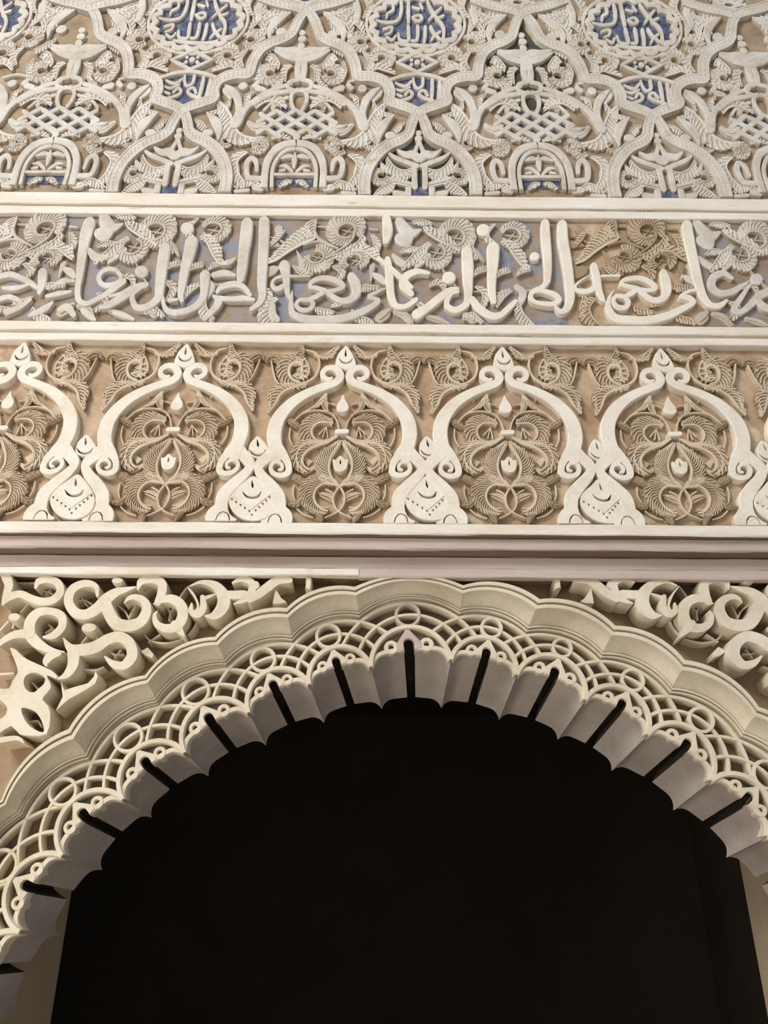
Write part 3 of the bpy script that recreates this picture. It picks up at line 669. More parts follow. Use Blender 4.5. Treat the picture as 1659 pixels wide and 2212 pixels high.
def letters(fm, label, strokes, mat, d=DI, dg=DIG, cat='inscription', dots=()):
    q0 = [P(s) for s in strokes]; xs = [p[0] for q in q0 for p in q]; ys = [p[1] for q in q0 for p in q]
    t = empty('inscription', fm((min(xs)+max(xs))/2, max(ys), D_CAL), label, cat, 'raised lettering of the inscription band')
    for q in q0: mb = MB(fm); mb.ribbon([(a, b, c*.88) for a, b, c in q], d, dg, n=6, ch=.10); mb.build('letter', MAT[mat], t)
    for x, y, r in dots: mb = MB(fm); mb.dome(x, y, r, r*.9, d+.004, dg, n=12); mb.build('dot', MAT[mat], t)
    return t
C1, C2, C3 = mapper('c1', DSC), mapper('c2', DSC), mapper('c3', DSC)
letters(C3, 'crisp cream letters with a long bowl in the right of the inscription band', [
 '232,155,66 236,250,72 245,350,68 250,450,60 246,520,50', '248,520,46 215,562,40 160,585,38 138,620,36 165,655,32 225,668,36 290,668,42 322,640,40 285,605,42 215,585,34 170,590,28',
 '342,165,76 346,260,82 364,360,80 380,460,76 390,560,72 392,640,68 370,700,58 332,716,38 296,684,16',
 '545,430,58 562,500,62 576,580,54 600,635,38 616,656,8', '565,560,46 500,590,42 442,585,32 424,555,22 460,520,14 512,488,6', '596,490,20 650,489,20 706,487,22',
 '990,470,56 1006,525,76 1012,590,70 980,638,54 920,642,44 862,605,42 825,572,40 770,558,34 726,545,32 724,525,30 770,508,40 845,505,42 915,535,40 940,570,34 890,582,34 830,578,36 780,605,42 738,622,36 690,618,34 668,652,36 700,690,42 750,690,40 768,655,34 742,628,26',
 '668,585,10 640,640,30 640,700,50 684,758,60 780,772,64 900,772,64 1020,745,60 1120,697,52 1186,660,34 1150,628,44 1098,622,26 1150,590,26 1216,578,24',
 '1142,165,78 1152,240,84 1172,340,80 1195,440,76 1218,540,70 1248,620,58 1292,674,46 1350,680,44 1392,650,28'], 'face', dots=[(165, 365, 32)])
letters(C3, 'weathered curling letters at the far right end of the inscription band', [
 '1430,505,24 1375,472,46 1312,500,60 1302,560,60 1352,600,50 1430,592,50 1482,560,40 1522,538,22', '1535,560,30 1482,640,42 1448,700,50 1485,722,44 1545,680,52 1602,622,60 1665,590,60', '1590,640,50 1640,690,54 1690,700,50'], 'old', d=.008, dots=[(1588, 512, 42), (1265, 265, 44)])
letters(C2, 'letters with a low bowl in the middle of the inscription band', [
 '62,140,78 60,250,80 55,350,76 50,450,74 46,540,68 50,620,58 28,665,46 -20,700,36', '192,425,84 202,480,62 205,540,50 212,600,38 226,642,16', '205,545,46 145,572,40 112,546,30 132,506,22 195,490,26 260,492,22 352,490,14', '118,680,40 120,735,50 142,765,50',
 '622,495,66 646,540,80 650,600,70 610,642,54 550,646,44 490,612,40 448,582,36 392,564,34 358,560,30 362,532,36 410,506,42 480,505,44 548,532,44 566,560,34 510,582,34 450,592,34 392,622,40 342,642,36 290,642,32 266,676,32 300,706,38 350,702,38 376,666,32 350,642,26',
 '240,590,12 234,660,36 246,728,50 320,762,60 440,768,62 560,760,60 680,722,56 772,670,44 792,642,32 732,622,34 782,592,30 834,570,16'], 'old', d=.003)
letters(C2, 'paired tall white letters in the middle of the inscription band', [
 '845,125,66 852,200,78 842,262,50', '852,385,46 862,460,62 866,540,62 876,620,56 906,678,46 970,682,40 1030,642,40', '795,375,26 870,440,40 950,510,40 1005,560,30', '1112,470,26 1042,460,46 972,490,60 952,550,60 1002,600,46', '1040,735,76 1110,690,62 1182,632,60 1252,582,50 1296,572,30',
 '1360,335,82 1366,430,86 1366,520,76 1370,600,60 1354,670,52 1290,706,50 1236,682,44 1234,640,40 1262,598,36 1302,590,24', '1528,315,96 1526,400,86 1520,500,70 1520,580,60 1532,650,44', '1395,640,50 1442,700,60 1512,742,56 1572,740,50 1622,700,46 1668,655,38'], 'face', d=.002, dots=[(1465, 195, 44), (1245, 500, 44)])
letters(C1, 'leaning tall letters left of the crack in the inscription band', [
 '1056,312,86 1046,370,84 1032,460,80 1022,560,72 1010,630,58 950,682,54 882,692,50 850,652,44 850,605,38 900,560,40', '640,692,26 702,670,56 790,620,56 872,562,56 932,545,44', '1226,275,96 1206,360,84 1182,450,70 1166,540,60 1156,610,48 1162,645,34',
 '1312,485,78 1310,560,66 1296,630,55 1240,690,50 1150,722,50 1082,716,44 1050,680,34 1040,625,26', '1090,645,30 1130,640,24', '1582,155,86 1572,250,90 1560,340,80 1550,430,76 1540,505,62', '1620,640,28 1560,632,44 1480,636,40 1400,630,38 1368,618,24', '1600,610,30 1560,560,40 1500,540,50 1420,560,46 1390,590,30', '1400,650,60 1380,690,54 1310,760,40'], 'old', d=.004, dots=[(1198, 185, 44), (905, 462, 44)])
letters(C1, 'worn letter with a drilled ring near the left end of the inscription band', [
 '572,150,88 546,230,86 530,320,72 516,420,62 506,500,52 496,570,44 502,640,44 552,666,40 622,636,40 702,590,44 792,522,40', '772,485,30 740,452,34 690,445,36 645,470,36 632,510,38 660,545,40 715,547,42 765,525,36 776,495,30', '590,350,30 640,372,54 690,362,26', '1370,482,46 1440,470,50 1500,485,26', '1420,410,30 1470,400,40 1500,380,20', '700,620,20 770,600,26 830,560,14', '272,470,70 266,540,62 250,592,36', '190,742,30 280,702,52 332,660,24', '40,720,50 120,690,40 190,640,30', '-20,500,40 60,478,46 130,500,42 190,530,44 232,562,30', '20,568,30 100,566,40 180,545,20', '-10,640,40 60,622,40 130,652,36', '380,705,40 430,690,60 470,735,40', '530,712,40 570,740,50 602,765,30', '330,560,20 400,520,40 470,520,24', '300,620,30 380,600,40 450,590,20', '730,725,30 790,740,44 850,765,24'], 'old', d=.008)
SH1 = [W(550+600/2.9625, 497, .02)-W(1100+890/2.968, 497.4, .02), W(105, 492, .02)-W(1100+890/2.968, 497.4, .02)]
def group_a(label, mat='leaf'):
    t = empty('scroll_leaf', C3(760, 780, D_CAL), label, 'carved foliage', 'large leaf scrolls behind the lettering')
    ringleaf(C3, t, 890, 200, 54, 44, 150, 60, 330, nf=22)
    mb = MB(C3); mb.ribbon(P('945,190,16 940,250,18 900,300,18 840,345,16 800,380,10'), DIL-.006, DIG); mb.build('stem', MAT[mat], t); mb = MB(C3); mb.ribbon(P('676,135,12 684,190,16 720,245,18 780,280,18 860,312,12'), DIL-.006, DIG); mb.build('stem', MAT[mat], t); mb = MB(C3); mb.ribbon(P('640,290,14 720,268,16 790,285,14 860,312,12'), DIL-.005, DIG); mb.build('stem', MAT[mat], t)
    mb = MB(C3); mb.feather(P('680,135,60 690,200,90 700,250,100 640,280,110 560,330,80 490,385,50 432,408,20'), 1, DIL, DIG, nf=20, lean=.1); mb.build('leaf', MAT[mat], t)
    mb = MB(C3); mb.feather(P('1000,230,30 960,290,60 900,330,60 840,360,20'), -1, DIL+.002, DIG, nf=9, lean=.1); mb.build('leaf', MAT[mat], t)
    ringleaf(C3, t, 738, 368, 44, 34, 124, 190, -300, nf=18)
    mb = MB(C3); mb.ribbon(P('600,330,6 640,390,30 665,450,44 700,470,40'), DIL+.002, DIG, cap=('point', 'round')); mb.build('leaf_tip', MAT[mat], t)
    ringleaf(C3, t, 978, 388, 46, 36, 124, 120, 290, nf=18)
    mb = MB(C3); mb.feather(P('960,330,20 1040,335,40 1090,370,50 1150,400,14'), -1, DIL, DIG, nf=7, lean=.12); mb.ribbon(P('1020,280,10 1050,310,14 1080,355,8'), DIL, DIG); mb.build('leaf', MAT[mat], t)
    mb = MB(C3); mb.feather(P('555,640,30 520,690,70 530,740,80 570,795,40'), 1, DIL, DIG, nf=9, lean=.1); mb.build('leaf', MAT[mat], t)
    mb = MB(C3); mb.feather(P('800,690,20 860,700,40 930,715,20'), 1, DIL+.004, DIG, nf=6, lean=.1); mb.build('leaf', MAT[mat], t)
    mb = MB(C3); mb.feather(P('1040,560,14 1090,545,50 1180,555,20'), 1, DIL, DIG, nf=8, lean=.06); mb.ribbon(P('1105,430,40 1110,480,20 1118,520,8'), DIL, DIG); mb.build('leaf', MAT[mat], t)
    for q, sd, k in (('420,560,16 470,620,46 455,690,42 470,760,14', -1, 8), ('1040,705,14 1090,742,40 1160,762,40 1200,798,14', 1, 8), ('850,430,14 900,470,46 880,525,26', -1, 7), ('1050,230,14 1085,300,46 1065,365,26', -1, 7), ('600,425,10 640,472,38 705,495,24', -1, 6), ('500,200,14 470,260,40 430,300,20', 1, 6), ('1010,640,14 960,680,34 900,690,14', 1, 6)):
        mb = MB(C3); mb.feather(P(q), sd, DIL+.003, DIG, nf=k, lean=.14, eyes=False); mb.build('leaf', MAT[mat], t)
    for q in ('430,470,70 480,450,60 500,440,30', '400,290,50 450,285,40 480,300,10', '415,380,30 420,440,36', '450,190,50 470,230,40', '400,240,10 460,255,14 520,285,8', '690,175,10 750,178,10', '1030,190,14 1080,195,12', '660,480,30 720,470,40'): mb = MB(C3); mb.ribbon(P(q), DIL+.006, DIG, n=4); mb.build('tendril', MAT[mat], t)
    return t
ga = group_a('finely cut leaf scrolls over the long-bowled letters, right in the inscription band')
OLDM = [MAT['oldleaf'], MAT['oldridge']]
copy_tree(ga, SH1[0], mats=OLDM, label='leaf scrolls over the low-bowled letters, middle of the inscription band'); copy_tree(ga, SH1[1], mats=OLDM, label='worn leaf scrolls at the left end of the inscription band')
def group_b(label):
    t = empty('scroll_leaf', C2(1300, 790, D_CAL), label, 'carved foliage', 'ringed leaf scrolls behind the tall letters')
    ringleaf(C2, t, 1280, 240, 62, 52, 146, 150, 330, nf=22, mat='oldleaf', tail=('1310,330,10 1260,300,40 1190,270,70 1110,220,50 1080,180,14', 1, 9))
    ringleaf(C2, t, 1160, 335, 56, 46, 124, 240, -310, nf=18, mat='oldleaf', tail=('1100,290,30 1040,320,60 980,390,50 940,430,14', -1, 8))
    ringleaf(C2, t, 1645, 228, 56, 44, 118, 200, 310, nf=18, mat='oldleaf', tail=('1600,270,30 1640,330,60 1690,400,60 1740,450,20', -1, 8))
    for q in ('930,140,60 960,190,80 1010,215,60 1060,195,20', '930,250,70 970,270,70 1000,240,40', '890,360,30 930,400,50 980,420,30', '1110,360,40 1060,400,50 1030,440,20', '760,480,30 800,500,46 830,530,30', '1680,560,40 1720,600,50 1700,660,40'): mb = MB(C2); mb.ribbon(P(q), DIL, DIG, n=4); mb.build('leaf', MAT['old'], t)
    mb = MB(C2); mb.feather(P('1700,660,20 1720,720,60 1760,770,60 1790,800,20'), 1, DIL, DIG, nf=8); mb.build('leaf', MAT['oldleaf'], t)
    for q, sd, k in (('1410,560,14 1460,610,46 1445,690,30', -1, 7), ('1555,690,16 1600,630,52 1650,585,20', -1, 7), ('1330,765,14 1390,722,44 1465,782,20', 1, 7), ('930,335,14 985,300,44 1055,312,20', 1, 7), ('1120,560,14 1180,545,40 1215,590,20', -1, 6), ('1420,240,14 1400,310,40 1430,380,20', 1, 6), ('1540,160,14 1500,230,40 1560,290,20', 1, 6), ('1010,140,14 1080,130,40 1140,150,14', 1, 6), ('1000,640,14 1050,690,40 1000,740,30', -1, 6)):
        mb = MB(C2); mb.feather(P(q), sd, DIL+.003, DIG, nf=k, lean=.14, eyes=False); mb.build('leaf', MAT['oldleaf'], t)
    for x, y in ((1445, 470), (1590, 480), (1720, 470)):
        mb = MB(C2); mb.feather([(x-40, y+20, 10), (x, y, 40), (x+50, y-14, 30)], -1, DIL, DIG, nf=6, lean=.02); mb.build('comb_leaf', MAT['oldleaf'], t); mb = MB(C2); mb.ribbon([(x-40, y+120, 8), (x+10, y+115, 10), (x+60, y+108, 8)], DIL, DIG); mb.build('tendril', MAT['oldleaf'], t)
    for q in ('1385,290,8 1430,350,30 1470,400,10', '800,760,60 840,730,60 860,710,30', '900,720,30 960,740,50 1000,790,40', '1110,750,30 1180,770,40 1240,795,20', '1350,740,40 1400,770,50', '1200,440,10 1260,520,14 1310,580,8'):
        mb = MB(C2); mb.ribbon(P(q), DIL+.003, DIG, n=5); mb.ribbon([(a, b, c*.3) for a, b, c in P(q)], DIL-.003, DIL+.004, n=5); mb.build('leaf_tip', MAT['oldleaf'], t)
    return t
gb = group_b('ringed leaf scrolls over the paired white letters, middle of the inscription band')
copy_tree(gb, W(1000/2.9625, 499, .02)-W(550+1280/2.9625, 511, .02), label='ringed leaf scrolls over the leaning letters, left in the inscription band')
copy_tree(gb, W(1100+1570/2.968, 516, .02)-W(550+1280/2.9625, 511, .02), label='ringed leaf scrolls at the right end of the inscription band')
# ================================================================ upper wall: interlaced beaded straps, cartouches, foliage
UM = mapper('u2', DSU); DU, DUG, DUL = .004, D_UP/DSU+.001, .022
def uax(y): return 1030+.025*y
def ubx(y): return 325-.065*y
def ident(q): return q
def mA(q): return [(2*uax(p[1])-p[0],)+tuple(p[1:]) for p in q]
def mB(q): return [(2*ubx(p[1])-p[0],)+tuple(p[1:]) for p in q]
def rb(t, q, name, mat='old', d=DUL, fl=ident, n=5, cap='round', ch=.14, crown=0.0, groove=False):
    q = fl(P(q) if isinstance(q, str) else q); mb = MB(UM); mb.ribbon(q, d, DUG, n=n, cap=cap, ch=ch, crown=crown)
    if groove: mb.ribbon([(a, b, c*.25) for a, b, c in q], d-.004, d, n=n)
    return mb.build(name, MAT[mat], t)
def ft(t, q, side, nf, fl=ident, d=DUL, name='leaf', lean=.1):
    mb = MB(UM); mb.feather(fl(P(q)), side*(1 if fl is ident else -1), d, DUG, nf=nf, lean=lean, eyes=False); return mb.build(name, MAT['oldleaf'], t)
def rl(t, x, y, rx, R, a0, sw, fl=ident, nf=11, d=DUL):
    if fl is not ident: x = fl([(x, y)])[0][0]; a0 = 180-a0; sw = -sw
    return ringleaf(UM, t, x, y, rx, rx*.78, R, a0, sw, nf=nf, mat='oldleaf', d=d, dg=DUG, sticks=False)
def beaded(t, q, fl=ident, ph=0):
    q = fl(P(q)); mb = MB(UM); mb.ribbon(q, DU, DUG, n=5, ch=.05, cap='flat')
    for e in (-1, 1):
        pl = catmull(q, 5); N = normals(pl); mb.ribbon([(x+n[0]*w*.42*e, y+n[1]*w*.42*e, w*.13) for (x, y, w), n in zip(pl, N)], DU-.003, DU+.002, smooth=False, cap='flat')
    o = mb.build('beaded_strap', MAT['old'], t)
    L = sum(math.hypot(b[0]-a[0], b[1]-a[1]) for a, b in zip(q, q[1:])); k = int(L/27); mb = MB(UM)
    for x, y, w in resample(catmull(q, 5), k)[1:-1]:
        for e in (-.5, .5): mb.bead(x+e*4, y+e*16, 8, DU-.005, DU+.001)
    mb.build('beads', MAT['old'], o)
STRAP_LOW = '703,1240,80 703,1150,80 728,1060,78 785,980,76 860,920,72 940,885,70 985,850,66 1002,800,64 1022,752,62 1050,708,58'
STRAP_UP = '1050,716,58 985,686,62 915,662,64 858,636,66 868,590,68 850,535,68 800,500,68 730,484,68 662,480,68 650,430,68 636,380,68 605,325,68 545,282,68 475,256,66 425,222,64 405,170,62 380,112,60 330,52,56'
STRAP_TOP = '330,60,58 240,35,58 130,10,58 20,-30,58'
def column_arch(label):
    t = empty('interlaced_arch', UM(1060, 1250, D_UP), label, 'carved arch', 'interlaced beaded arches of the upper wall')
    for fl in (ident, mA): beaded(t, STRAP_LOW, fl); beaded(t, STRAP_UP, fl)
    for fl in (ident, mA):
        rb(t, '848,968,12 900,1004,28 970,1032,30 1042,1058,30', 'branch', fl=fl, d=.012); rb(t, '1022,1058,36 1024,1130,38 1028,1190,36', 'stem', fl=fl, d=.012)
        rb(t, '918,958,16 965,985,42 1015,985,54 1048,1010,50', 'blossom', fl=fl, d=.012); rb(t, '1015,985,30 1035,945,26 1050,905,24', 'blossom', fl=fl, d=.014)
        rl(t, 812, 1122, 27, 78, 300, -300, fl, nf=12); ft(t, '850,1005,14 895,1060,60 950,1085,64 1005,1075,16', 1, 9, fl); ft(t, '1000,1110,16 940,1125,40 880,1110,30', -1, 6, fl)
        rb(t, '800,1020,4 820,1060,30 850,1090,36', 'leaf_tip', fl=fl, groove=True); ft(t, '762,1245,14 800,1200,56 860,1165,60 900,1150,20', 1, 8, fl); rb(t, '870,1145,36 950,1165,38 1005,1178,34', 'leaf', fl=fl, groove=True); rb(t, '985,1195,40 985,1250,40', 'foot', fl=fl, d=.014, cap='flat'); rb(t, '900,1230,36 960,1240,36', 'foot', fl=fl, d=.02)
        rb(t, '870,970,8 900,940,20 960,925,8', 'tendril', fl=fl)
    mb = MB(UM); mb.dome(1049, 848, 22, 18, .016, DUG); mb.build('finial', MAT['old'], t); mb = MB(UM); mb.dome(1050, 882, 26, 20, .014, DUG); mb.build('finial', MAT['old'], t)
    mb = MB(UM); mb.poly(P('1004,1196 1114,1196 1112,1276 1004,1276'), .03, DUG); mb.build('blue_block', MAT['blue'], t)
    return t
def half_cartouche(label):
    t = empty('half_cartouche', UM(1048, 695, D_UP), label, 'inscription panel', 'small blue panels of the upper wall')
    Lp = P('1044,472 960,484 884,510 892,570 882,622 940,652'); mb = MB(UM); mb.poly(Lp+[(1049, 694)]+mA(Lp)[::-1][:-1], .036, DUG); mb.build('blue_ground', MAT['blue'], t)
    for fl in (ident, mA): rb(t, '858,510,22 950,480,24 1046,466,24', 'rim', fl=fl, d=.008)
    for q in ('1186,515,24 1182,580,26 1178,632,24', '1138,508,24 1137,580,26 1132,632,24', '1078,498,22 1074,545,22 1042,562,20 1022,535,20 1016,500,18', '1000,520,20 965,548,22 905,528,16', '886,562,14 940,576,18 992,556,16', '1140,640,22 1084,622,22 1052,594,20 1085,574,20 1108,606,20', '965,602,20 990,576,20 1012,602,20 980,628,22 935,638,16', '902,598,16 940,612,18'):
        rb(t, q, 'letter', 'old', d=.016)
    return t
def cartouche(label):
    t = empty('cartouche', UM(1030, 320, D_UP), label, 'inscription panel', 'lobed blue cartouches of the upper wall')
    n = 18; cx, cy = 1031, 150; O = []
    for i in range(n):
        for u in range(6):
            a = 2*math.pi*(i+u/6)/n; k = .90+.10*math.sin(math.pi*u/6); O.append((cx+272*k*math.cos(a), cy+168*k*math.sin(a)))
    mb = MB(UM); mb.poly(O, .037, DUG); mb.build('blue_ground', MAT['blue'], t)
    mb = MB(UM); mb.ribbon([(cx+(x-cx)*1.06, cy+(y-cy)*1.07, 34) for x, y in O], .010, DUG, smooth=False, closed=True, slope=0); mb.build('rim', MAT['old'], t)
    mb = MB(UM); mb.ring(cx, cy, 315, 205, 20, .018, DUG, n=40); mb.build('rim', MAT['old'], t)
    for q in ('905,272,20 1000,284,24 1120,288,24 1178,272,14', '782,128,16 850,140,22 918,124,22 940,60,24 938,5,22', '880,8,18 888,58,20 852,82,20 846,110,14', '985,8,22 985,80,26 986,140,20', '1012,108,18 1042,130,22 1072,118,20 1058,94,18 1024,100,16', '1012,42,16 1050,52,20', '1108,8,20 1132,60,24 1166,112,22', '1192,48,18 1150,88,22 1118,124,18', '1206,98,20 1166,118,20 1192,140,22 1212,186,22 1206,262,22',
              '828,182,18 878,170,20 872,202,18 838,216,14', '848,234,16 882,252,20 902,226,16', '920,214,18 932,252,22 984,256,22 986,205,24 984,165,22', '1008,256,20 1038,252,22 1046,200,24 1044,165,22', '1092,170,22 1092,220,24 1086,266,20', '1128,168,20 1152,212,22 1192,250,18', '1186,200,18 1150,228,20 1130,256,14', '1060,20,14 1075,50,16'):
        rb(t, q, 'letter', 'old', d=.014)
    return t
def diamond(label):
    t = empty('petal_diamond', UM(1042, 455, D_UP), label, 'carved rosette', 'small diamonds between the panels')
    mb = MB(UM); mb.poly(P('962,394 1041,344 1120,394 1042,442'), .036, DUG); mb.build('blue_ground', MAT['blue'], t)
    for fl in (ident, mA): rb(t, '912,395,18 975,364,24 1041,328,22', 'rim', fl=fl, d=.012); rb(t, '912,395,18 975,424,24 1042,456,22', 'rim', fl=fl, d=.012); rb(t, '985,362,8 1005,378,22', 'web', fl=fl, d=.02); rb(t, '985,426,8 1005,410,22', 'web', fl=fl, d=.02)
    mb = MB(UM); mb.dome(1042, 393, 20, 17, .014, DUG); mb.build('boss', MAT['old'], t)
    return t
def foliage(label, fl):
    """leaves on one side of a column, between arch, cartouche and knot"""
    t = empty('leaf_spray', UM(*fl([(700, 1240)])[0], D_UP), label, 'carved foliage', 'leaf sprays of the upper wall')
    rl(t, 682, 266, 28, 92, 20, 320, fl); rl(t, 815, 368, 30, 104, 150, 310, fl); rl(t, 742, 912, 26, 70, 200, 300, fl); rl(t, 545, 945, 26, 78, 30, 300, fl)
    rb(t, '795,908,12 798,850,46 828,790,56 892,732,10', 'horn', fl=fl, d=.010); mb = MB(UM); x = fl([(870, 862)])[0][0]; mb.dome(x, 862, 36, 24, .016, DUG); mb.build('boss', MAT['old'], t)
    rb(t, '700,800,70 690,720,46 712,640,48 760,585,40 800,560,12', 'horn', fl=fl, d=.012); rb(t, '690,790,60 650,705,40 570,630,36 480,580,30 385,548,26', 'stem', fl=fl, d=.012)
    ft(t, '850,650,12 790,690,50 740,750,80 700,830,90 640,880,70 560,900,16', -1, 14, fl, lean=.08); ft(t, '760,640,10 800,700,40 880,730,14', 1, 7, fl)
    ft(t, '600,990,16 650,1040,60 640,1110,60 600,1170,40 590,1215,14', -1, 11, fl); ft(t, '480,1200,20 540,1155,50 600,1170,50 650,1210,14', 1, 9, fl); rb(t, '690,1000,12 655,1060,18 640,1130,18 660,1200,12', 'tendril', fl=fl)
    ft(t, '720,480,12 780,440,40 830,450,40 900,470,12', -1, 8, fl); ft(t, '690,330,14 720,390,50 700,440,40', -1, 7, fl); ft(t, '620,230,14 580,150,60 520,110,50 460,90,12', 1, 9, fl); ft(t, '760,330,14 830,320,30 900,350,14', -1, 6, fl)
    rb(t, '560,270,12 570,200,42 530,140,50 455,95,10', 'horn', fl=fl, d=.014); mb = MB(UM); x = fl([(500, 215)])[0][0]; mb.dome(x, 215, 34, 26, .02, DUG); mb.build('boss', MAT['old'], t)
    rb(t, '650,130,40 660,60,44 640,-20,40', 'horn', fl=fl, d=.014); ft(t, '700,210,14 650,160,50 600,130,14', 1, 6, fl); ft(t, '690,110,12 720,40,50 690,-30,40', 1, 7, fl); rl(t, 590, 60, 24, 66, 90, 300, fl)
    rb(t, '620,560,30 600,540,30', 'boss', fl=fl, d=.02); mb = MB(UM); x = fl([(690, 562)])[0][0]; mb.dome(x, 562, 30, 24, .018, DUG); mb.build('boss', MAT['old'], t)
    ft(t, '610,600,12 660,620,36 670,690,30', 1, 6, fl); rb(t, '600,520,14 680,506,18 760,525,14', 'tendril', fl=fl); rb(t, '790,560,10 805,590,30 760,640,20', 'tendril', fl=fl); ft(t, '960,780,12 920,790,40 880,830,40', -1, 5, fl); rb(t, '620,800,30 560,840,50 500,850,14', 'leaf', fl=fl, groove=True); rb(t, '560,1230,24 640,1235,24', 'foot', fl=fl, d=.02)
    return t
def knot(label):
    t = empty('interlace_knot', UM(250, 900, D_UP), label, 'carved knot', 'strapwork knots of the upper wall')
    for c in (470, 538, 618, 702, 772):
        a = [(x, .6*x+c, 28) for x in (40, 160, 280, 400, 520)]; a = [q for q in a if 672 < q[1] < 880]
        if len(a) > 1: rb(t, a, 'strap', d=.008)
    for c in (790, 856, 935, 1020, 1100):
        a = [(x, -.6*x+c, 28) for x in (20, 140, 260, 380, 500)]; a = [q for q in a if 672 < q[1] < 880]
        if len(a) > 1: rb(t, a, 'strap', d=.011)
    mb = MB(UM); mb.poly(P('60,770 160,700 290,690 430,720 500,780 420,850 260,870 110,850'), .040, DUG); mb.build('blue_ground', MAT['blue'], t)
    for fl in (ident, mB):
        rb(t, '275,880,26 262,850,30 230,830,26', 'strap', fl=fl, d=.01); rb(t, '60,790,30 10,815,50 -40,800,14', 'leaf', fl=fl, d=.014, groove=True)
        rb(t, '255,700,26 235,650,26 238,600,26 270,570,26', 'strap', fl=fl, d=.012); rb(t, '280,505,28 225,520,28 215,555,26 260,575,24 295,572,22', 'loop', fl=fl, d=.01); rb(t, '240,575,26 130,592,30 70,612,32 -10,660,28', 'strap', fl=fl, d=.012); rb(t, '210,620,20 120,650,20 60,700,18', 'tendril', fl=fl)
        ft(t, '10,690,20 70,650,44 140,650,50 200,690,14', -1, 9, fl); rl(t, 150, 690, 20, 50, 60, 280, fl, nf=8)
        rl(t, 100, 468, 30, 96, 320, -310, fl); ft(t, '70,380,16 110,340,50 160,400,60 150,440,20', 1, 7, fl); rb(t, '130,318,14 200,352,38 270,372,40 300,380,40', 'branch', fl=fl, d=.012); rb(t, '130,300,12 200,318,40 260,320,50 300,340,44', 'blossom', fl=fl, d=.012)
        rb(t, '285,380,40 275,440,40 278,500,36', 'stem', fl=fl, d=.014); ft(t, '240,420,14 210,450,44 200,520,30', 1, 6, fl); rb(t, '20,560,40 60,570,30', 'leaf', fl=fl); rl(t, 45, 915, 24, 70, 0, 300, fl)
        ft(t, '110,890,14 160,880,36 230,890,12', -1, 6, fl); ft(t, '150,260,12 90,290,40 20,330,40', -1, 7, fl); ft(t, '30,390,14 0,450,40 20,520,30', -1, 7, fl); ft(t, '190,480,12 170,540,34 110,560,14', 1, 6, fl)
    mb = MB(UM); mb.dome(304, 205, 24, 18, .016, DUG); mb.build('finial', MAT['old'], t); mb = MB(UM); mb.dome(305, 245, 28, 20, .014, DUG); mb.build('finial', MAT['old'], t); mb = MB(UM); mb.dome(300, 290, 24, 24, .014, DUG); mb.build('finial', MAT['old'], t)
    return t
def kufic(label):
    t = empty('kufic_arch', UM(245, 1230, D_UP), label, 'carved lettering', 'angular letter arches at the foot of the upper wall')
    for fl in (ident, mB):
        rb(t, '60,1195,46 66,1100,46 85,1020,46 130,955,46 190,920,44 262,908,40', 'letter', fl=fl, d=.008, cap='flat'); rb(t, '108,1195,26 112,1100,26 128,1040,26 165,985,26 210,955,26 262,945,24', 'letter', fl=fl, d=.012, cap='flat')
        rb(t, '70,1135,34 0,1136,34 -44,1122,34 -50,1045,36 -22,1008,34 8,1028,32 14,1085,26', 'letter', fl=fl, d=.010); rb(t, '130,1112,20 190,1112,20 250,1110,20', 'bar', fl=fl, d=.014)
        rb(t, '160,1060,8 200,1060,24 240,1095,18', 'petal', fl=fl, d=.018); rb(t, '160,1090,14 190,1085,20', 'petal', fl=fl, d=.018); ft(t, '150,1190,14 190,1150,36 240,1150,14', 1, 5, fl); rb(t, '170,1010,14 215,995,30 255,1000,16', 'petal', fl=fl, d=.02); rb(t, '0,1195,40 40,1200,40', 'foot', fl=fl, d=.02)
    rb(t, '258,980,14 255,1020,36 252,1070,14', 'petal', d=.014); mb = MB(UM); mb.poly(P('140,1125 370,1125 375,1195 130,1195'), .041, DUG); mb.build('blue_ground', MAT['blue'], t)
    return t
PU = 1.0716
AO = {-2: 'cut off at the far left', -1: 'left of three', 0: 'middle of three', 1: 'right of three'}
proto = [(column_arch, 'beaded interlaced arch low on the upper wall, %s', (-1, 0, 1), 0), (half_cartouche, 'small blue panel with pale script below a petal diamond, %s', (-1, 0, 1), 0), (cartouche, 'lobed blue cartouche with two lines of pale script, %s', (-2, -1, 0, 1), 0), (diamond, 'small four-petal diamond under a blue cartouche, %s', (-1, 0, 1), 0)]
for fn, lab, ks, _ in proto:
    o = fn(lab % AO[0])
    for k in ks:
        if k: copy_tree(o, (k*PU, 0, 0), label=lab % AO[k])
BO = {-1: 'at the left', 0: 'left of centre', 1: 'right of centre', 2: 'cut off at the right'}
for fn, lab in ((knot, 'diamond strapwork knot with foliage %s on the upper wall'), (kufic, 'angular letter arch above the upper trim, %s')):
    o = fn(lab % BO[0])
    for k in (-1, 1, 2): copy_tree(o, (k*PU, 0, 0), label=lab % BO[k])
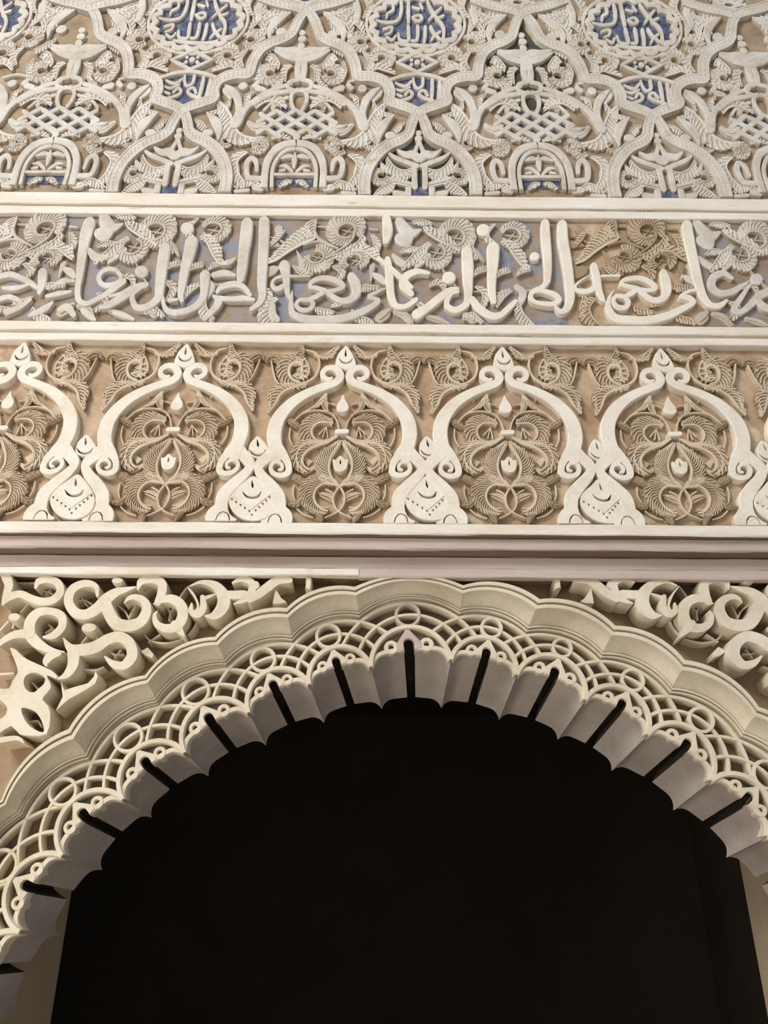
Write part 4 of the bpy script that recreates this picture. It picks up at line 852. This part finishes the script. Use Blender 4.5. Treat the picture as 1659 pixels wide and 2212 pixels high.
CO3 = {-2: 'off the left edge', -1: 'the left interlaced arch', 0: 'the middle interlaced arch', 1: 'the right interlaced arch'}
for fl, w in ((ident, 'left'), (mA, 'right')):
    o = foliage('weathered leaf spray on the %s side of %s' % (w, CO3[0]), fl)
    for k in (-1, 1): copy_tree(o, (k*PU, 0, 0), label='weathered leaf spray on the %s side of %s' % (w, CO3[k]))
    if fl is mA: copy_tree(o, (-2*PU, 0, 0), label='weathered leaf spray at the left edge of the upper wall')
    else: copy_tree(o, (2*PU, 0, 0), label='weathered leaf spray at the right edge of the upper wall')
# straps running on above the crossings
t0 = empty('strap_crossing', UM(325, 60, D_UP), 'beaded straps crossing at the top of the photo, %s' % BO[0], 'carved strap', 'strap crossings at the top')
for fl in (ident, mB):
    beaded(t0, STRAP_TOP, fl); rb(t0, '290,-10,18 240,-30,22', 'leaf', fl=fl); rl(t0, 60, 110, 26, 80, 60, 300, fl); ft(t0, '200,70,14 130,90,50 60,60,50 0,40,14', -1, 9, fl); ft(t0, '150,130,12 100,170,40 40,190,40 0,240,14', -1, 8, fl)
mb = MB(UM); mb.poly(P('200,-60 450,-60 420,10 325,35 230,10'), .038, DUG); mb.build('blue_ground', MAT['blue'], t0)
for c in (-60, -20, 20): rb(t0, [(220, c-30, 14), (430, c+20, 14)], 'strap', d=.02); rb(t0, [(220, c+20, 14), (430, c-30, 14)], 'strap', d=.022)
for k in (-1, 1, 2): copy_tree(t0, (k*PU, 0, 0), label='beaded straps crossing at the top of the photo, %s' % BO[k])

# pierced fields as dark plates, their unlit depth put into the colour
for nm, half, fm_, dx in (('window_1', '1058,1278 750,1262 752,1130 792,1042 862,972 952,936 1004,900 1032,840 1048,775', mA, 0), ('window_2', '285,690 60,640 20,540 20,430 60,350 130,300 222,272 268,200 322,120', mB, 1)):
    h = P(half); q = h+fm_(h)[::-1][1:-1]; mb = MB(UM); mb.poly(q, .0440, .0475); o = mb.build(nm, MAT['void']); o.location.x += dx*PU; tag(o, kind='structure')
